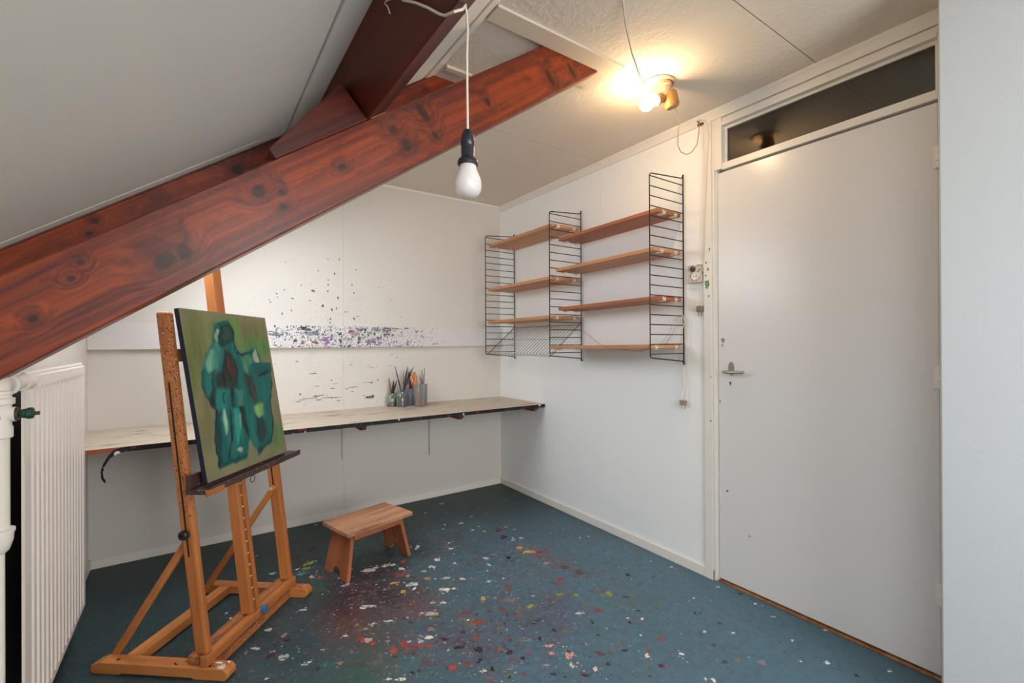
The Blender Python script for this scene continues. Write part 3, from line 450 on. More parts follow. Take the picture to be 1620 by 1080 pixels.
PAINTING = [((104,112,62),0.1,[(0.187,0.73),(0.138,0.604),(0.074,0.516),(0.014,0.488),(-0.028,0.524),(-0.042,0.613),(-0.024,0.732),(0.02,0.854),(0.082,0.946),(0.144,0.983),(0.191,0.952),(0.206,0.859)]),((116,108,72),0.12,[(0.913,0.884),(0.866,0.834),(0.774,0.798),(0.665,0.785),(0.569,0.797),(0.509,0.829),(0.496,0.873),(0.535,0.919),(0.616,0.955),(0.722,0.973),(0.826,0.965),(0.898,0.933)]),((96,128,70),0.06,[(0.65,0.877),(0.603,0.819),(0.515,0.777),(0.412,0.763),(0.323,0.777),(0.268,0.815),(0.258,0.867),(0.297,0.92),(0.375,0.962),(0.475,0.982),(0.573,0.973),(0.638,0.934)]),((88,126,68),0.08,[(1.01,0.769),(0.962,0.72),(0.865,0.685),(0.751,0.675),(0.651,0.69),(0.588,0.725),(0.575,0.77),(0.615,0.815),(0.7,0.85),(0.811,0.865),(0.92,0.855),(0.995,0.82)]),((98,122,74),0.07,[(1.038,0.109),(1.002,0.064),(0.94,0.038),(0.87,0.037),(0.81,0.061),(0.775,0.102),(0.773,0.15),(0.805,0.193),(0.863,0.221),(0.933,0.224),(0.997,0.203),(1.036,0.16)]),((118,112,76),0.08,[(0.145,0.329),(0.11,0.234),(0.068,0.168),(0.03,0.149),(0.006,0.18),(0.002,0.251),(0.018,0.345),(0.052,0.439),(0.094,0.507),(0.133,0.531),(0.159,0.502),(0.163,0.427)]),((34,112,96),0.02,[(0.361,0.944),(0.492,0.961),(0.544,0.903),(0.535,0.767),(0.626,0.74),(0.739,0.762),(0.795,0.787),(0.841,0.725),(0.842,0.676),(0.966,0.665),(0.951,0.59),(0.945,0.506),(0.877,0.394),(0.878,0.229),(0.788,0.094),(0.594,0.047),(0.54,0.167),(0.497,0.151),(0.47,0.055),(0.13,0.049),(0.134,0.191),(0.154,0.325),(0.193,0.403),(0.127,0.464),(0.104,0.547),(0.114,0.627),(0.177,0.733),(0.267,0.802),(0.303,0.888)]),((14,96,92),0.006,[(0.367,0.938),(0.493,0.954),(0.544,0.897),(0.534,0.762),(0.621,0.736),(0.731,0.757),(0.785,0.782),(0.829,0.721),(0.829,0.673),(0.948,0.662),(0.934,0.588),(0.927,0.506),(0.861,0.397),(0.861,0.234),(0.774,0.102),(0.587,0.054),(0.535,0.172),(0.494,0.157),(0.468,0.062),(0.138,0.054),(0.143,0.195),(0.163,0.326),(0.201,0.403),(0.137,0.463),(0.115,0.545),(0.125,0.624),(0.187,0.73),(0.275,0.798),(0.31,0.882)]),((20,52,46),0.012,[(0.388,0.924),(0.5,0.932),(0.551,0.874),(0.525,0.807),(0.435,0.796),(0.358,0.767),(0.336,0.827)]),((40,78,66),0.01,[(0.428,0.907),(0.507,0.91),(0.47,0.828),(0.416,0.82)]),((150,165,140),0.008,[(0.361,0.855),(0.351,0.832),(0.339,0.816),(0.326,0.809),(0.317,0.815),(0.313,0.832),(0.317,0.854),(0.326,0.877),(0.338,0.894),(0.351,0.9),(0.361,0.895),(0.364,0.878)]),((112,166,140),0.02,[(0.272,0.689),(0.245,0.653),(0.213,0.629),(0.186,0.623),(0.17,0.635),(0.169,0.664),(0.184,0.701),(0.211,0.736),(0.242,0.761),(0.27,0.769),(0.287,0.757),(0.288,0.727)]),((70,140,126),0.02,[(0.335,0.728),(0.317,0.686),(0.293,0.656),(0.268,0.646),(0.25,0.657),(0.243,0.688),(0.249,0.729),(0.266,0.77),(0.29,0.801),(0.315,0.812),(0.333,0.801),(0.341,0.77)]),((44,120,112),0.02,[(0.154,0.61),(0.207,0.593),(0.204,0.498),(0.148,0.503)]),((38,36,32),0.014,[(0.402,0.77),(0.482,0.733),(0.517,0.622),(0.477,0.513),(0.248,0.529),(0.248,0.598),(0.333,0.643)]),((84,42,42),0.014,[(0.415,0.727),(0.463,0.712),(0.478,0.609),(0.433,0.581),(0.403,0.641)]),((24,42,40),0.014,[(0.221,0.62),(0.23,0.51),(0.192,0.397),(0.141,0.463),(0.185,0.513)]),((28,120,110),0.016,[(0.244,0.516),(0.354,0.515),(0.33,0.389),(0.212,0.402)]),((26,40,38),0.01,[(0.381,0.52),(0.432,0.516),(0.411,0.38),(0.372,0.399)]),((92,140,100),0.012,[(0.663,0.662),(0.65,0.635),(0.631,0.615),(0.611,0.609),(0.597,0.617),(0.59,0.637),(0.594,0.664),(0.607,0.691),(0.625,0.711),(0.645,0.718),(0.66,0.71),(0.667,0.69)]),((70,130,96),0.012,[(0.756,0.691),(0.74,0.679),(0.704,0.67),(0.659,0.668),(0.617,0.673),(0.588,0.682),(0.58,0.694),(0.595,0.706),(0.629,0.715),(0.674,0.717),(0.717,0.713),(0.748,0.704)]),((58,60,54),0.014,[(0.581,0.604),(0.687,0.587),(0.709,0.442),(0.664,0.376),(0.6,0.459)]),((172,176,152),0.006,[(0.78,0.776),(0.805,0.746),(0.809,0.671),(0.751,0.675),(0.739,0.735)]),((18,84,84),0.01,[(0.713,0.668),(0.954,0.662),(0.942,0.613),(0.845,0.573),(0.729,0.605)]),((22,104,96),0.014,[(0.731,0.589),(0.949,0.584),(0.848,0.398),(0.73,0.39)]),((20,34,34),0.006,[(0.769,0.584),(0.927,0.618),(0.929,0.605),(0.796,0.57)]),((20,34,34),0.005,[(0.541,0.751),(0.634,0.73),(0.739,0.754),(0.735,0.741),(0.63,0.718),(0.537,0.737)]),((40,48,46),0.014,[(0.642,0.306),(0.762,0.263),(0.768,0.183),(0.657,0.114),(0.613,0.167)]),((124,170,98),0.018,[(0.632,0.372),(0.707,0.387),(0.772,0.386),(0.754,0.308),(0.678,0.296),(0.629,0.334)]),((22,34,30),0.01,[(0.456,0.39),(0.514,0.381),(0.525,0.249),(0.522,0.174),(0.492,0.216),(0.461,0.279)]),((40,150,136),0.016,[(0.393,0.382),(0.444,0.377),(0.436,0.232),(0.366,0.156),(0.352,0.216)]),((150,196,172),0.012,[(0.295,0.318),(0.29,0.279),(0.281,0.251),(0.27,0.242),(0.26,0.253),(0.253,0.281),(0.251,0.32),(0.256,0.358),(0.265,0.386),(0.276,0.396),(0.286,0.385),(0.293,0.356)]),((120,164,146),0.01,[(0.463,0.302),(0.458,0.276),(0.45,0.258),(0.441,0.252),(0.434,0.259),(0.43,0.279),(0.431,0.304),(0.436,0.33),(0.443,0.349),(0.452,0.355),(0.459,0.348),(0.463,0.328)]),((16,60,62),0.01,[(0.19,0.391),(0.243,0.385),(0.174,0.081),(0.141,0.063),(0.149,0.193)]),((30,110,108),0.012,[(0.603,0.39),(0.647,0.293),(0.606,0.115),(0.571,0.098),(0.549,0.215)]),((20,64,66),0.012,[(0.147,0.086),(0.467,0.087),(0.468,0.065),(0.138,0.054)]),((20,54,56),0.01,[(0.591,0.087),(0.77,0.119),(0.773,0.099),(0.592,0.053)]),((14,36,38),0.005,[(0.189,0.404),(0.212,0.402),(0.145,0.194),(0.153,0.058),(0.131,0.063),(0.129,0.21)]),((14,36,38),0.005,[(0.343,0.388),(0.36,0.386),(0.332,0.219),(0.264,0.09),(0.25,0.093),(0.308,0.223)]),((14,36,38),0.005,[(0.131,0.637),(0.117,0.545),(0.144,0.463),(0.201,0.403),(0.188,0.398),(0.127,0.459),(0.1,0.54),(0.116,0.625)]),((14,36,38),0.005,[(0.954,0.662),(0.944,0.588),(0.93,0.506),(0.864,0.396),(0.864,0.234),(0.777,0.102),(0.796,0.098),(0.88,0.231),(0.883,0.395),(0.947,0.505),(0.958,0.59),(0.968,0.663)]),((14,36,38),0.005,[(0.367,0.938),(0.493,0.954),(0.544,0.897),(0.534,0.762),(0.518,0.763),(0.526,0.892),(0.485,0.945),(0.364,0.929)]),((160,176,156),0.012,[(0.416,0.119),(0.409,0.11),(0.397,0.106),(0.382,0.106),(0.369,0.111),(0.361,0.119),(0.36,0.129),(0.366,0.137),(0.378,0.142),(0.393,0.141),(0.406,0.137),(0.415,0.128)]),((14,40,40),0.006,[(0.296,0.505),(0.318,0.503),(0.304,0.42),(0.28,0.422)]),((70,126,118),0.02,[(0.465,0.492),(0.532,0.487),(0.519,0.398),(0.451,0.398)])]
PCORD = [(-1.779,-2.345,1.947),(-1.764,-2.380,1.926),(-1.749,-2.409,1.904),(-1.734,-2.431,1.884),(-1.728,-2.446,1.874),(-1.722,-2.477,1.866)]
TAIL = [(-1.788,-2.325,1.961),(-1.796,-2.289,1.972),(-1.796,-2.278,1.973),(-1.791,-2.284,1.965),(-1.783,-2.279,1.954)]
CORD1 = [(-0.401,-2.006,2.329),(-0.357,-2.000,2.279),(-0.310,-1.996,2.221),(-0.289,-1.974,2.176),(-0.266,-1.954,2.136),(-0.228,-1.944,2.112),(-0.179,-1.942,2.110),(-0.130,-1.939,2.136),(-0.082,-1.936,2.186),(-0.047,-1.924,2.273),(-0.018,-1.909,2.335)]
CORD0 = [(-0.960,-2.239,2.355),(-0.875,-2.177,2.337),(-0.779,-2.123,2.297),(-0.677,-2.074,2.269),(-0.576,-2.023,2.281),(-0.467,-1.979,2.304)]
CORD1B = [(-0.014,-1.906,2.337),(-0.014,-1.935,2.326),(-0.014,-1.952,2.299),(-0.014,-1.959,2.236),(-0.014,-1.947,2.096),(-0.014,-1.936,1.875),(-0.014,-1.927,1.651),(-0.014,-1.912,1.550),(-0.014,-1.901,1.476),(-0.014,-1.901,1.382)]
CORD2 = [(-0.020,-0.932,1.291),(-0.020,-1.026,1.276),(-0.020,-1.087,1.245),(-0.020,-1.173,1.191),(-0.020,-1.256,1.167),(-0.020,-1.386,1.149),(-0.020,-1.506,1.143),(-0.020,-1.619,1.166),(-0.020,-1.691,1.190),(-0.020,-1.732,1.242),(-0.020,-1.765,1.309),(-0.020,-1.788,1.339),(-0.020,-1.819,1.337),(-0.020,-1.834,1.307),(-0.020,-1.826,1.234),(-0.020,-1.822,1.134),(-0.020,-1.825,1.034),(-0.020,-1.821,0.950),(-0.020,-1.809,0.889)]


# ================================================================== ROOM SHELL
H = 2.359; KX = -2.625; YB = -5.0
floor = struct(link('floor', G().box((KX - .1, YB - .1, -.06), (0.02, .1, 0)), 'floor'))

# back wall: lining boards with a hairline joint
wb = struct(link('wall_back', G().box((KX - .1, .010, 0), (.1, .11, H + .1)), 'hole'))
for x0, x1 in ((KX, -1.3045), (-1.3037, 0)):
    link('panel', G().box((x0, 0, 0), (x1, .009, H)), 'wall_back', wb)
wr = struct(link('wall_right', G().box((.010, -1.967, 0), (.11, .1, H + .1)), 'hole'))
for y0, y1 in ((0, -1.1887), (-1.1895, -1.967)):
    link('panel', G().box((0, y0, 0), (.009, y1, H)), 'wall_cool', wr)
wl = struct(link('wall_left', G().box((KX - .1, YB, 0), (KX, .1, zs(KX) + .08)), 'wall'))
# wall behind the camera with its window opening
g = G(); wx0, wx1, wz0, wz1 = -1.80, -.5, .78, 2.12
g.box((KX - .1, YB - .1, 0), (wx0, YB, H + .1)); g.box((wx1, YB - .1, 0), (.1, YB, H + .1)); g.box((wx0, YB - .1, 0), (wx1, YB, wz0)); g.box((wx0, YB - .1, wz1), (wx1, YB, H + .1))
struct(link('wall_gable', g, 'wall'))
def window_frame(name, corners, depth):
    c = [Vector(p) for p in corners]; ctr = sum(c, Vector()) / 4
    fr = []
    o = struct(link(name, G().tube([c[0], c[1]], .022, 6).tube([c[1], c[2]], .022, 6).tube([c[2], c[3]], .022, 6).tube([c[3], c[0]], .022, 6), 'trim'))
    return o
window_frame('window_2', [(wx0, YB - .05, wz0), (wx1, YB - .05, wz0), (wx1, YB - .05, wz1), (wx0, YB - .05, wz1)], .05)

# roof slope: slab with two roof-window openings, board seams on the room side
def slope_box(g, x0, x1, y0, y1, lo, hi):
    n = Vector((-SL, 0, 1)).normalized()
    P = lambda x, y, d: Vector((x, y, zs(x))) + n * d
    return g.hexa([P(x0, y0, lo), P(x1, y0, lo), P(x1, y1, lo), P(x0, y1, lo), P(x0, y0, hi), P(x1, y0, hi), P(x1, y1, hi), P(x0, y1, hi)])
g = G(); XR = -1.299; XL = KX - .12
holes = [(-2.45, -1.78, -1.31, -.35), (-2.38, -1.72, -4.28, -3.32)]
slope_box(g, XL, XR, -.35, .1, .008, .10); slope_box(g, XL, XR, -3.32, -1.31, .008, .10); slope_box(g, XL, XR, YB - .1, -4.28, .008, .10)
for hx0, hx1, hy0, hy1 in holes:
    slope_box(g, XL, hx0, hy0, hy1, .008, .10); slope_box(g, hx1, XR, hy0, hy1, .008, .10)
ws = struct(link('wall_slope', g, 'slope'))
def sp(x0, x1, y0, y1, lo=0.0, mat='slope'): return link('panel', slope_box(G(), x0, x1, y0, y1, lo, .0075), mat, ws, bevel=.0015)
SA = -1.881
sp(KX, SA - .004, -3.32, -1.528); sp(SA + .004, -1.349, -3.32, -1.478); sp(KX, SA - .004, -1.520, -1.478)
sp(-1.341, XR, -3.32, -1.478, -.004, 'trim')
for i, (hx0, hx1, hy0, hy1) in enumerate(holes):
    P = lambda x, y: (x, y, zs(x) + .03)
    window_frame('window_%d' % (3 + i), [P(hx0, hy0), P(hx1, hy0), P(hx1, hy1), P(hx0, hy1)], .05)

# flat ceiling
ce = struct(link('ceiling', G().box((XR - .06, YB - .1, H + .009), (.1, .1, H + .10)), 'hole'))
for y0, y1 in ((0, -1.1865), (-1.1910, -2.4435), (-2.4480, -3.70), (-3.7035, YB)):
    link('panel', G().box((XR, y0, H), (.0, y1, H + .008)), 'ceiling', ce)
# partition in the right foreground
struct(link('wall_partition', G().box((-.30, YB, 0), (.12, -2.892, H + .05)), 'partition', bevel=.003))
# dark hall behind the door
g = G().box((1.2, -3.3, -.05), (1.3, -1.2, 2.6)).box((.1, -3.3, -.06), (1.3, -1.2, -.0)).box((.1, -3.3, 2.5), (1.3, -1.2, 2.6)).box((.1, -3.35, 0), (1.3, -3.25, 2.6)).box((.11, -1.25, 0), (1.3, -1.15, 2.6))
struct(link('wall_hall', g, 'hall'))
struct(link('wall_right', G().box((.0, -2.90, 0), (.11, -2.842, H + .05)), 'trim'))
struct(link('wall_right', G().box((.03, -2.842, 2.312), (.11, -1.967, H + .05)), 'trim'))

# skirting boards and cornices
struct(link('baseboard_back', G().box((KX, -.011, 0), (-.011, 0, .047)), 'trim', bevel=.002))
struct(link('baseboard_right', G().box((-.011, -1.966, 0), (0, -.0, .050)), 'trim', bevel=.002))
struct(link('baseboard_left', G().box((KX, -3.6, 0), (KX + .012, -.011, .055)), 'trim', bevel=.002))
def cornice(name, y0, y1):
    poly = [(0, H), (-.020, H), (-.020, H - .010), (-.010, H - .020), (-.010, H - .050), (0, H - .050)]
    return struct(link(name, G().prism([(x, y0, z) for x, z in poly], (0, y1 - y0, 0)), 'trim', bevel=.0015))
cornice('trim_1', 0, -2.90)
poly = [(0, H), (-.014, H), (-.014, H - .007), (-.007, H - .018), (0, H - .018)]
struct(link('trim_2', G().prism([(XR - .02, y, z) for y, z in poly], (-XR, 0, 0)), 'trim', bevel=.001))

# door frame, transom, door
fr = thing('trim_3', '', ''); del fr['label'], fr['category']; struct(fr)
DX = .010
link('architrave', G().box((-.012, -1.922, 0), (0, -1.966, 2.309)), 'trim', fr, bevel=.0015)
link('jamb', G().prism([(-.004, -1.967, 0), (.030, -1.967, 0), (.030, -1.985, 0), (DX + .002, -1.985, 0), (DX + .002, -1.979, 0), (-.004, -1.977, 0)], (0, 0, 2.309)), 'trim', fr, bevel=.001)
link('jamb', G().box((-.006, -1.979, 2.055), (.035, -2.018, 2.309)), 'trim', fr, bevel=.001)
link('jamb', G().box((-.002, -2.823, 0), (.035, -2.842, 2.309)), 'trim', fr, bevel=.001)
link('head', G().box((-.004, -2.018, 2.268), (.035, -2.823, 2.290)), 'trim', fr, bevel=.001)
link('head', G().box((.002, -1.985, 2.290), (.035, -2.842, 2.309)), 'trim', fr, bevel=.001)
link('rail', G().box((-.002, -2.018, 2.050), (.035, -2.823, 2.083)), 'trim', fr, bevel=.0015)
win = struct(link('window_1', G().box((.024, -2.018, 2.083), (.040, -2.030, 2.268)).box((.024, -2.811, 2.083), (.040, -2.823, 2.268)).box((.024, -2.030, 2.083), (.040, -2.811, 2.092)).box((.024, -2.030, 2.256), (.040, -2.811, 2.268)), 'trim'))
link('pane', G().box((.031, -2.028, 2.090), (.035, -2.813, 2.258)), 'pane', win)
door = struct(link('door_1', G().box((DX, -1.988, .017), (DX + .042, -2.8195, 2.042)), 'door', bevel=.0015))
g = G()                                                            # oval escutcheon
poly = [(DX - .004, -2.055 + .015 * math.cos(t), 1.067 + .034 * math.sin(t) * (1 if abs(math.sin(t)) < .5 else .98)) for t in [2 * math.pi * i / 20 for i in range(20)]]
link('handle_plate', g.prism(poly, (.0045, 0, 0)), 'metal', door, bevel=.001)
link('handle', G().tube([(DX - .002, -2.055, 1.050), (DX - .034, -2.055, 1.050)], .007, 10).tube([(DX - .038, -2.032, 1.051), (DX - .040, -2.06, 1.050), (DX - .040, -2.10, 1.052), (DX - .037, -2.135, 1.053)], [.006, .0085, .0078, .0065], 10), 'metal', door, smooth=True)
link('keyhole', G().lathe([(.0045, 0), (.0045, .002)], (DX - .0015, -2.049, .998), (1, 0, 0), 10).box((DX - .0015, -2.0505, .984), (DX + .0005, -2.0475, .998)), 'hole', door)
for z in (1.847, 1.069, .302):
    h = link('hinge', G().box((DX - .004, -2.8185, z - .040), (DX - .001, -2.806, z + .040)), 'trim', door, bevel=.0008)
    for dz in (-.027, 0, .027):
        link('knuckle', G().lathe([(.0055, -.0125), (.006, -.011), (.006, .011), (.0055, .0125)], (DX - .006, -2.8215, z + dz), (0, 0, 1), 10), 'trim', h, smooth=True)
struct(link('trim_4', G().box((.003, -1.986, 0), (.055, -2.823, .008)), 'threshold', bevel=.002))

# ================================================================== ROOF TIMBERS
YR = -1.904; TH = .07
lo = lambda x: 2.862 + .696 * x
hi = lambda x: 3.0705 + .693 * x
u = Vector((1, 0, .695)).normalized(); nrm = Vector((-.695, 0, 1)).normalized()
xt = (H - 3.0705) / .693; xb = (H - 2.862) / .696
tag(profile('roof_rafter', [(KX, lo(KX)), (xb, H), (xt, H), (KX, hi(KX))], YR, YR + TH, u, nrm, 'beam'), 'big red-brown varnished rafter sloping up in front across the whole room', 'beam')
rt = lambda x: zs(x) - .002
tag(profile('roof_rafter', [(KX, rt(KX) - .20), (XR + .12, rt(XR + .12) - .20), (XR + .12, H), (XR, H), (KX, rt(KX))], -1.475, -1.405, u, nrm, 'beam'), 'second, darker rafter mostly hidden behind the big front rafter', 'beam')
A = Vector((-1.719, YR, 1.880))
def un(a, b, y): q = A + u * a + nrm * b; return (q.x, y, q.z)
pw, ph = .064, .156
solid('roof_purlin', [un(0, 0, -4.99), un(pw, 0, -4.99), un(pw, 0, -1.476), un(0, 0, -1.476), un(0, ph, -4.99), un(pw, ph, -4.99), un(pw, ph, -1.476), un(0, ph, -1.476)], (0, 1, 0), nrm, 'beam_dark')
tag(bpy.data.objects['roof_purlin'], 'dark brown purlin running towards the viewer under the sloping ceiling', 'beam')
tag(profile('cleat_block', [(-1.972, hi(-1.972)), (-1.7195, hi(-1.7195)), (-1.797, 1.966), (-1.988, 1.728)], YR - .002, YR + .066, u, nrm, 'beam_dark', bevel=.002), 'triangular dark wood block wedged between front rafter and purlin', 'wood block')
tag(link('wood_shim', G().hexa([un(.012, -.003, YR), un(pw, -.003, YR), un(pw, -.003, YR + .03), un(.012, -.003, YR + .03), un(.012, .0, YR), un(pw, .0, YR), un(pw, .0, YR + .03), un(.012, .0, YR + .03)]), 'threshold'), 'pale thin wooden shim between purlin end and rafter top', 'shim')
# boards cut round the rafters at the ceiling
struct(link('trim_5', G().box((-1.295, -1.985, H - .010), (-.668, YR - .001, H)), 'trim_old', bevel=.0015))
struct(link('trim_6', G().box((-.757, YR, H - .012), (-.668, -1.775, H)), 'trim_old', bevel=.0015))
struct(link('trim_7', G().box((-1.285, -1.575, H - .012), (-1.165, -1.548, H)), 'trim_old', bevel=.0015))

# ================================================================== RADIATOR AND PIPES
ry0, ry1, rz0, rz1, rx = -1.578, -.752, .128, 1.118, -2.525
rad = thing('radiator', 'tall white ribbed panel radiator standing against the left wall', 'radiator', (rx, (ry0 + ry1) / 2, rz0))
g = G(); ys = []; pitch = .0490; first = -1.497
ny = []
for i in range(int((ry1 - ry0) / .0049) + 1): ny.append(ry0 + i * (ry1 - ry0) / int((ry1 - ry0) / .0049))
nz = [rz0, rz0 + .012, rz0 + .03, rz0 + .04, rz0 + .05, .3, .6, .9, 1.03, 1.04, 1.05, 1.058, 1.066, 1.074, 1.080, 1.090, rz1 - .008, rz1]
def rib(y, z):
    e = min(y - ry0, ry1 - y, ) ; edge = -.005 * max(0, 1 - e / .010) ** 2
    et = min(rz1 - z, z - rz0); edge -= .010 * max(0, 1 - et / .010) ** 2
    kk = round((y - first) / pitch); c = first + kk * pitch
    if kk < 0 or kk > 14: return edge
    hw = .0125; t = abs(y - c) / hw
    zt, zb_ = 1.070, rz0 + .045
    if z > zt: q = math.hypot(t, (z - zt) / .010)
    elif z < zb_: q = math.hypot(t, (zb_ - z) / .012)
    else: q = t
    return edge - .0105 * (max(0, 1 - q * q) ** .5)
vv = [(rx + rib(y, z), y, z) for z in nz for y in ny]
n = len(ny)
link('front_panel', g.add(vv, [(j * n + i, j * n + i + 1, (j + 1) * n + i + 1, (j + 1) * n + i) for j in range(len(nz) - 1) for i in range(n - 1)]), 'radiator', rad, smooth=True)
link('back_plate', G().box((rx - .030, ry0 + .28, rz0), (rx - .0140, ry1 - .002, rz1 - .002)), 'radiator', rad, bevel=.003)
link('top_rim', G().tube([(rx - .012, ry0 + .05, rz1 + .001), (rx - .012, ry1 - .02, rz1 + .001)], .007, 8), 'radiator', rad, smooth=True)
link('inlet', G().tube([(rx + .004, -1.70, 1.104), (rx + .002, -1.575, 1.104)], .016, 14).tube([(rx + .002, -1.617, 1.102), (rx + .002, -1.555, 1.102)], .021, 14), 'radiator', rad, smooth=True)
for yb in (-1.15, -.90):
    for zb_ in (.25, .98): link('bracket', G().box((KX + .0125, yb - .02, zb_ - .03), (rx - .029, yb + .02, zb_ + .03)), 'radiator', rad)
tag(link('dark_gap_sheet', G().box((KX + .002, -2.3, 0), (KX + .012, -.86, 1.075)), 'dark_gap'), 'dark brown sheet added on the left wall for the dark gap behind radiator and pipe', 'board')  # sheet added to make the gap behind radiator and pipe dark
px_, py_ = -2.506, -1.862
pipe = thing('heating_pipe', 'white painted upright heating pipe with elbow, left of the radiator', 'pipe', (px_, py_, 0))
link('riser', G().tube([(px_, py_, .80), (px_, py_, 1.0)], .021, 18).tube([(px_, py_, 0), (px_, py_, .80)], .013, 14), 'pipe', pipe, smooth=True)
link('collar', G().lathe([(.013, .75), (.020, .757), (.026, .778), (.027, .795), (.029, .796), (.029, .802), (.021, .803)], (px_, py_, 0), (0, 0, 1), 20), 'pipe', pipe, smooth=True)
link('tee', G().lathe([(.021, .998), (.026, 1.0), (.026, 1.022), (.024, 1.026), (.024, 1.070), (.029, 1.072), (.029, 1.084), (.024, 1.086), (.024, 1.092), (.026, 1.093), (.026, 1.10), (.022, 1.102)], (px_, py_, 0), (0, 0, 1), 20).tube([(px_, py_, 1.048), (px_ + .030, py_, 1.049)], .016, 14), 'pipe', pipe, smooth=True)
el = [(px_, py_, 1.09)] + [(px_ + (rx + .004 - px_) * (1 - math.cos(t)), py_ + .050 * (1 - math.cos(t)), 1.09 + .016 + .0 + .0 * t - .002 + .004 * math.sin(t) * 0 + .0) for t in ()]
el = [(px_, py_, 1.085), (px_, py_, 1.100), (px_ - .002, py_ + .008, 1.114), (px_ - .008, py_ + .030, 1.120), (px_ - .012, py_ + .065, 1.114), (rx + .004, py_ + .105, 1.106), (rx + .004, -1.701, 1.104)]
link('elbow', G().tube(el, [.021, .022, .024, .025, .024, .021, .020], 16).tube([(rx + .006, -1.745, 1.105), (rx + .005, -1.728, 1.105)], .025, 16), 'pipe', pipe, smooth=True)
link('valve_ring', G().tube([(px_ + .029, py_, 1.049), (px_ + .035, py_, 1.049)], .0145, 14), 'rust', pipe, smooth=True)
link('valve_handle', G().lathe([(.007, 0), (.009, .002), (.0105, .008), (.0105, .011), (.0125, .013), (.0125, .021), (.010, .023)], (px_ + .035, py_, 1.049), (1, -.0, .0), 12), 'green', pipe)
link('valve_stem', G().tube([(px_ + .057, py_, 1.048), (px_ + .067, py_, 1.048)], .0042, 8), 'rust', pipe, smooth=True)

# ================================================================== WORKTOP, WALL BOARD
BZ, BD, BT = .7395, .607, .022
wt = thing('worktop', 'long beige worktop fixed along the back wall, black front edge', 'worktop', (-1.3, -.3, BZ - BT))
link('top', G().box((KX + .002, -BD + .003, BZ - BT), (-.001, -.001, BZ)), 'worktop', wt, bevel=.001)
link('edge_band', G().box((-2.400, -BD - .001, BZ - BT - .001), (-.001, -BD + .003, BZ - .0005)), 'edge', wt)['label'] = 'black paint-flecked edge band'
link('bare_edge', G().box((KX + .002, -BD, BZ - BT), (-2.400, -BD + .003, BZ - .001)), 'edgewood', wt)['label'] = 'bare brown wooden edge'
pts = [(-2.400, -.609, .728), (-2.425, -.612, .727), (-2.445, -.618, .722), (-2.468, -.622, .702), (-2.484, -.622, .670), (-2.492, -.620, .640), (-2.490, -.618, .612), (-2.480, -.616, .592)]
g = G(); hw = .011
for i, p in enumerate(pts):
    t = (Vector(pts[min(i + 1, len(pts) - 1)]) - Vector(pts[max(i - 1, 0)])).normalized(); wv = Vector((-t.z, 0, t.x)).normalized() * (hw if i < 3 else hw * .75 + 0.0)
    wv = Vector((wv.x * .55, -.35 * hw * min(1, i / 3), wv.z)) if i > 2 else wv
    for s_ in (-1, 1):
        for d in (-.0008, .0008): g.v.append(tuple(Vector(p) + wv * s_ + Vector((0, d, 0))))
for i in range(len(pts) - 1):
    a = i * 4; b = a + 4
    g.f += [(a, b, b + 2, a + 2), (a + 1, a + 3, b + 3, b + 1), (a, a + 1, b + 1, b), (a + 2, b + 2, b + 3, a + 3)]
link('loose_edge_strip', g, 'edge', wt, smooth=True)['label'] = 'peeled end of black edge band hanging down in a curl'
for x in (-1.99, -1.338, -.690, -.064):
    profile_pts = [(-.002, BZ - BT), (-.588, BZ - BT), (-.588, BZ - BT - .010), (-.560, BZ - BT - .032), (-.002, BZ - BT - .032)]
    nP = len(profile_pts); P8 = [(x - .016, y, z) for y, z in profile_pts] + [(x + .016, y, z) for y, z in profile_pts]
    solid('batten', P8, (0, 1, 0), (0, 0, 1), 'bracket', wt, .0015, [list(range(nP))[::-1], list(range(nP, 2 * nP))] + [(i, (i + 1) % nP, nP + (i + 1) % nP, nP + i) for i in range(nP)])
for x, zb in ((-1.316, .395), (-.663, .335)):
    link('wall_strut', G().prism([(x - .005, 0, BZ - BT), (x + .005, 0, BZ - BT), (x + .002, 0, zb), (x - .002, 0, zb)], (0, -.014, 0)), plain('strut_grey', (205, 196, 184), .5), wt)
tag(link('wall_board', G().box((KX + .001, -.030, 1.171), (-.0005, -.0005, 1.318)), 'board', bevel=.001), 'long white board fixed to the back wall, thick with coloured paint spatter', 'board')

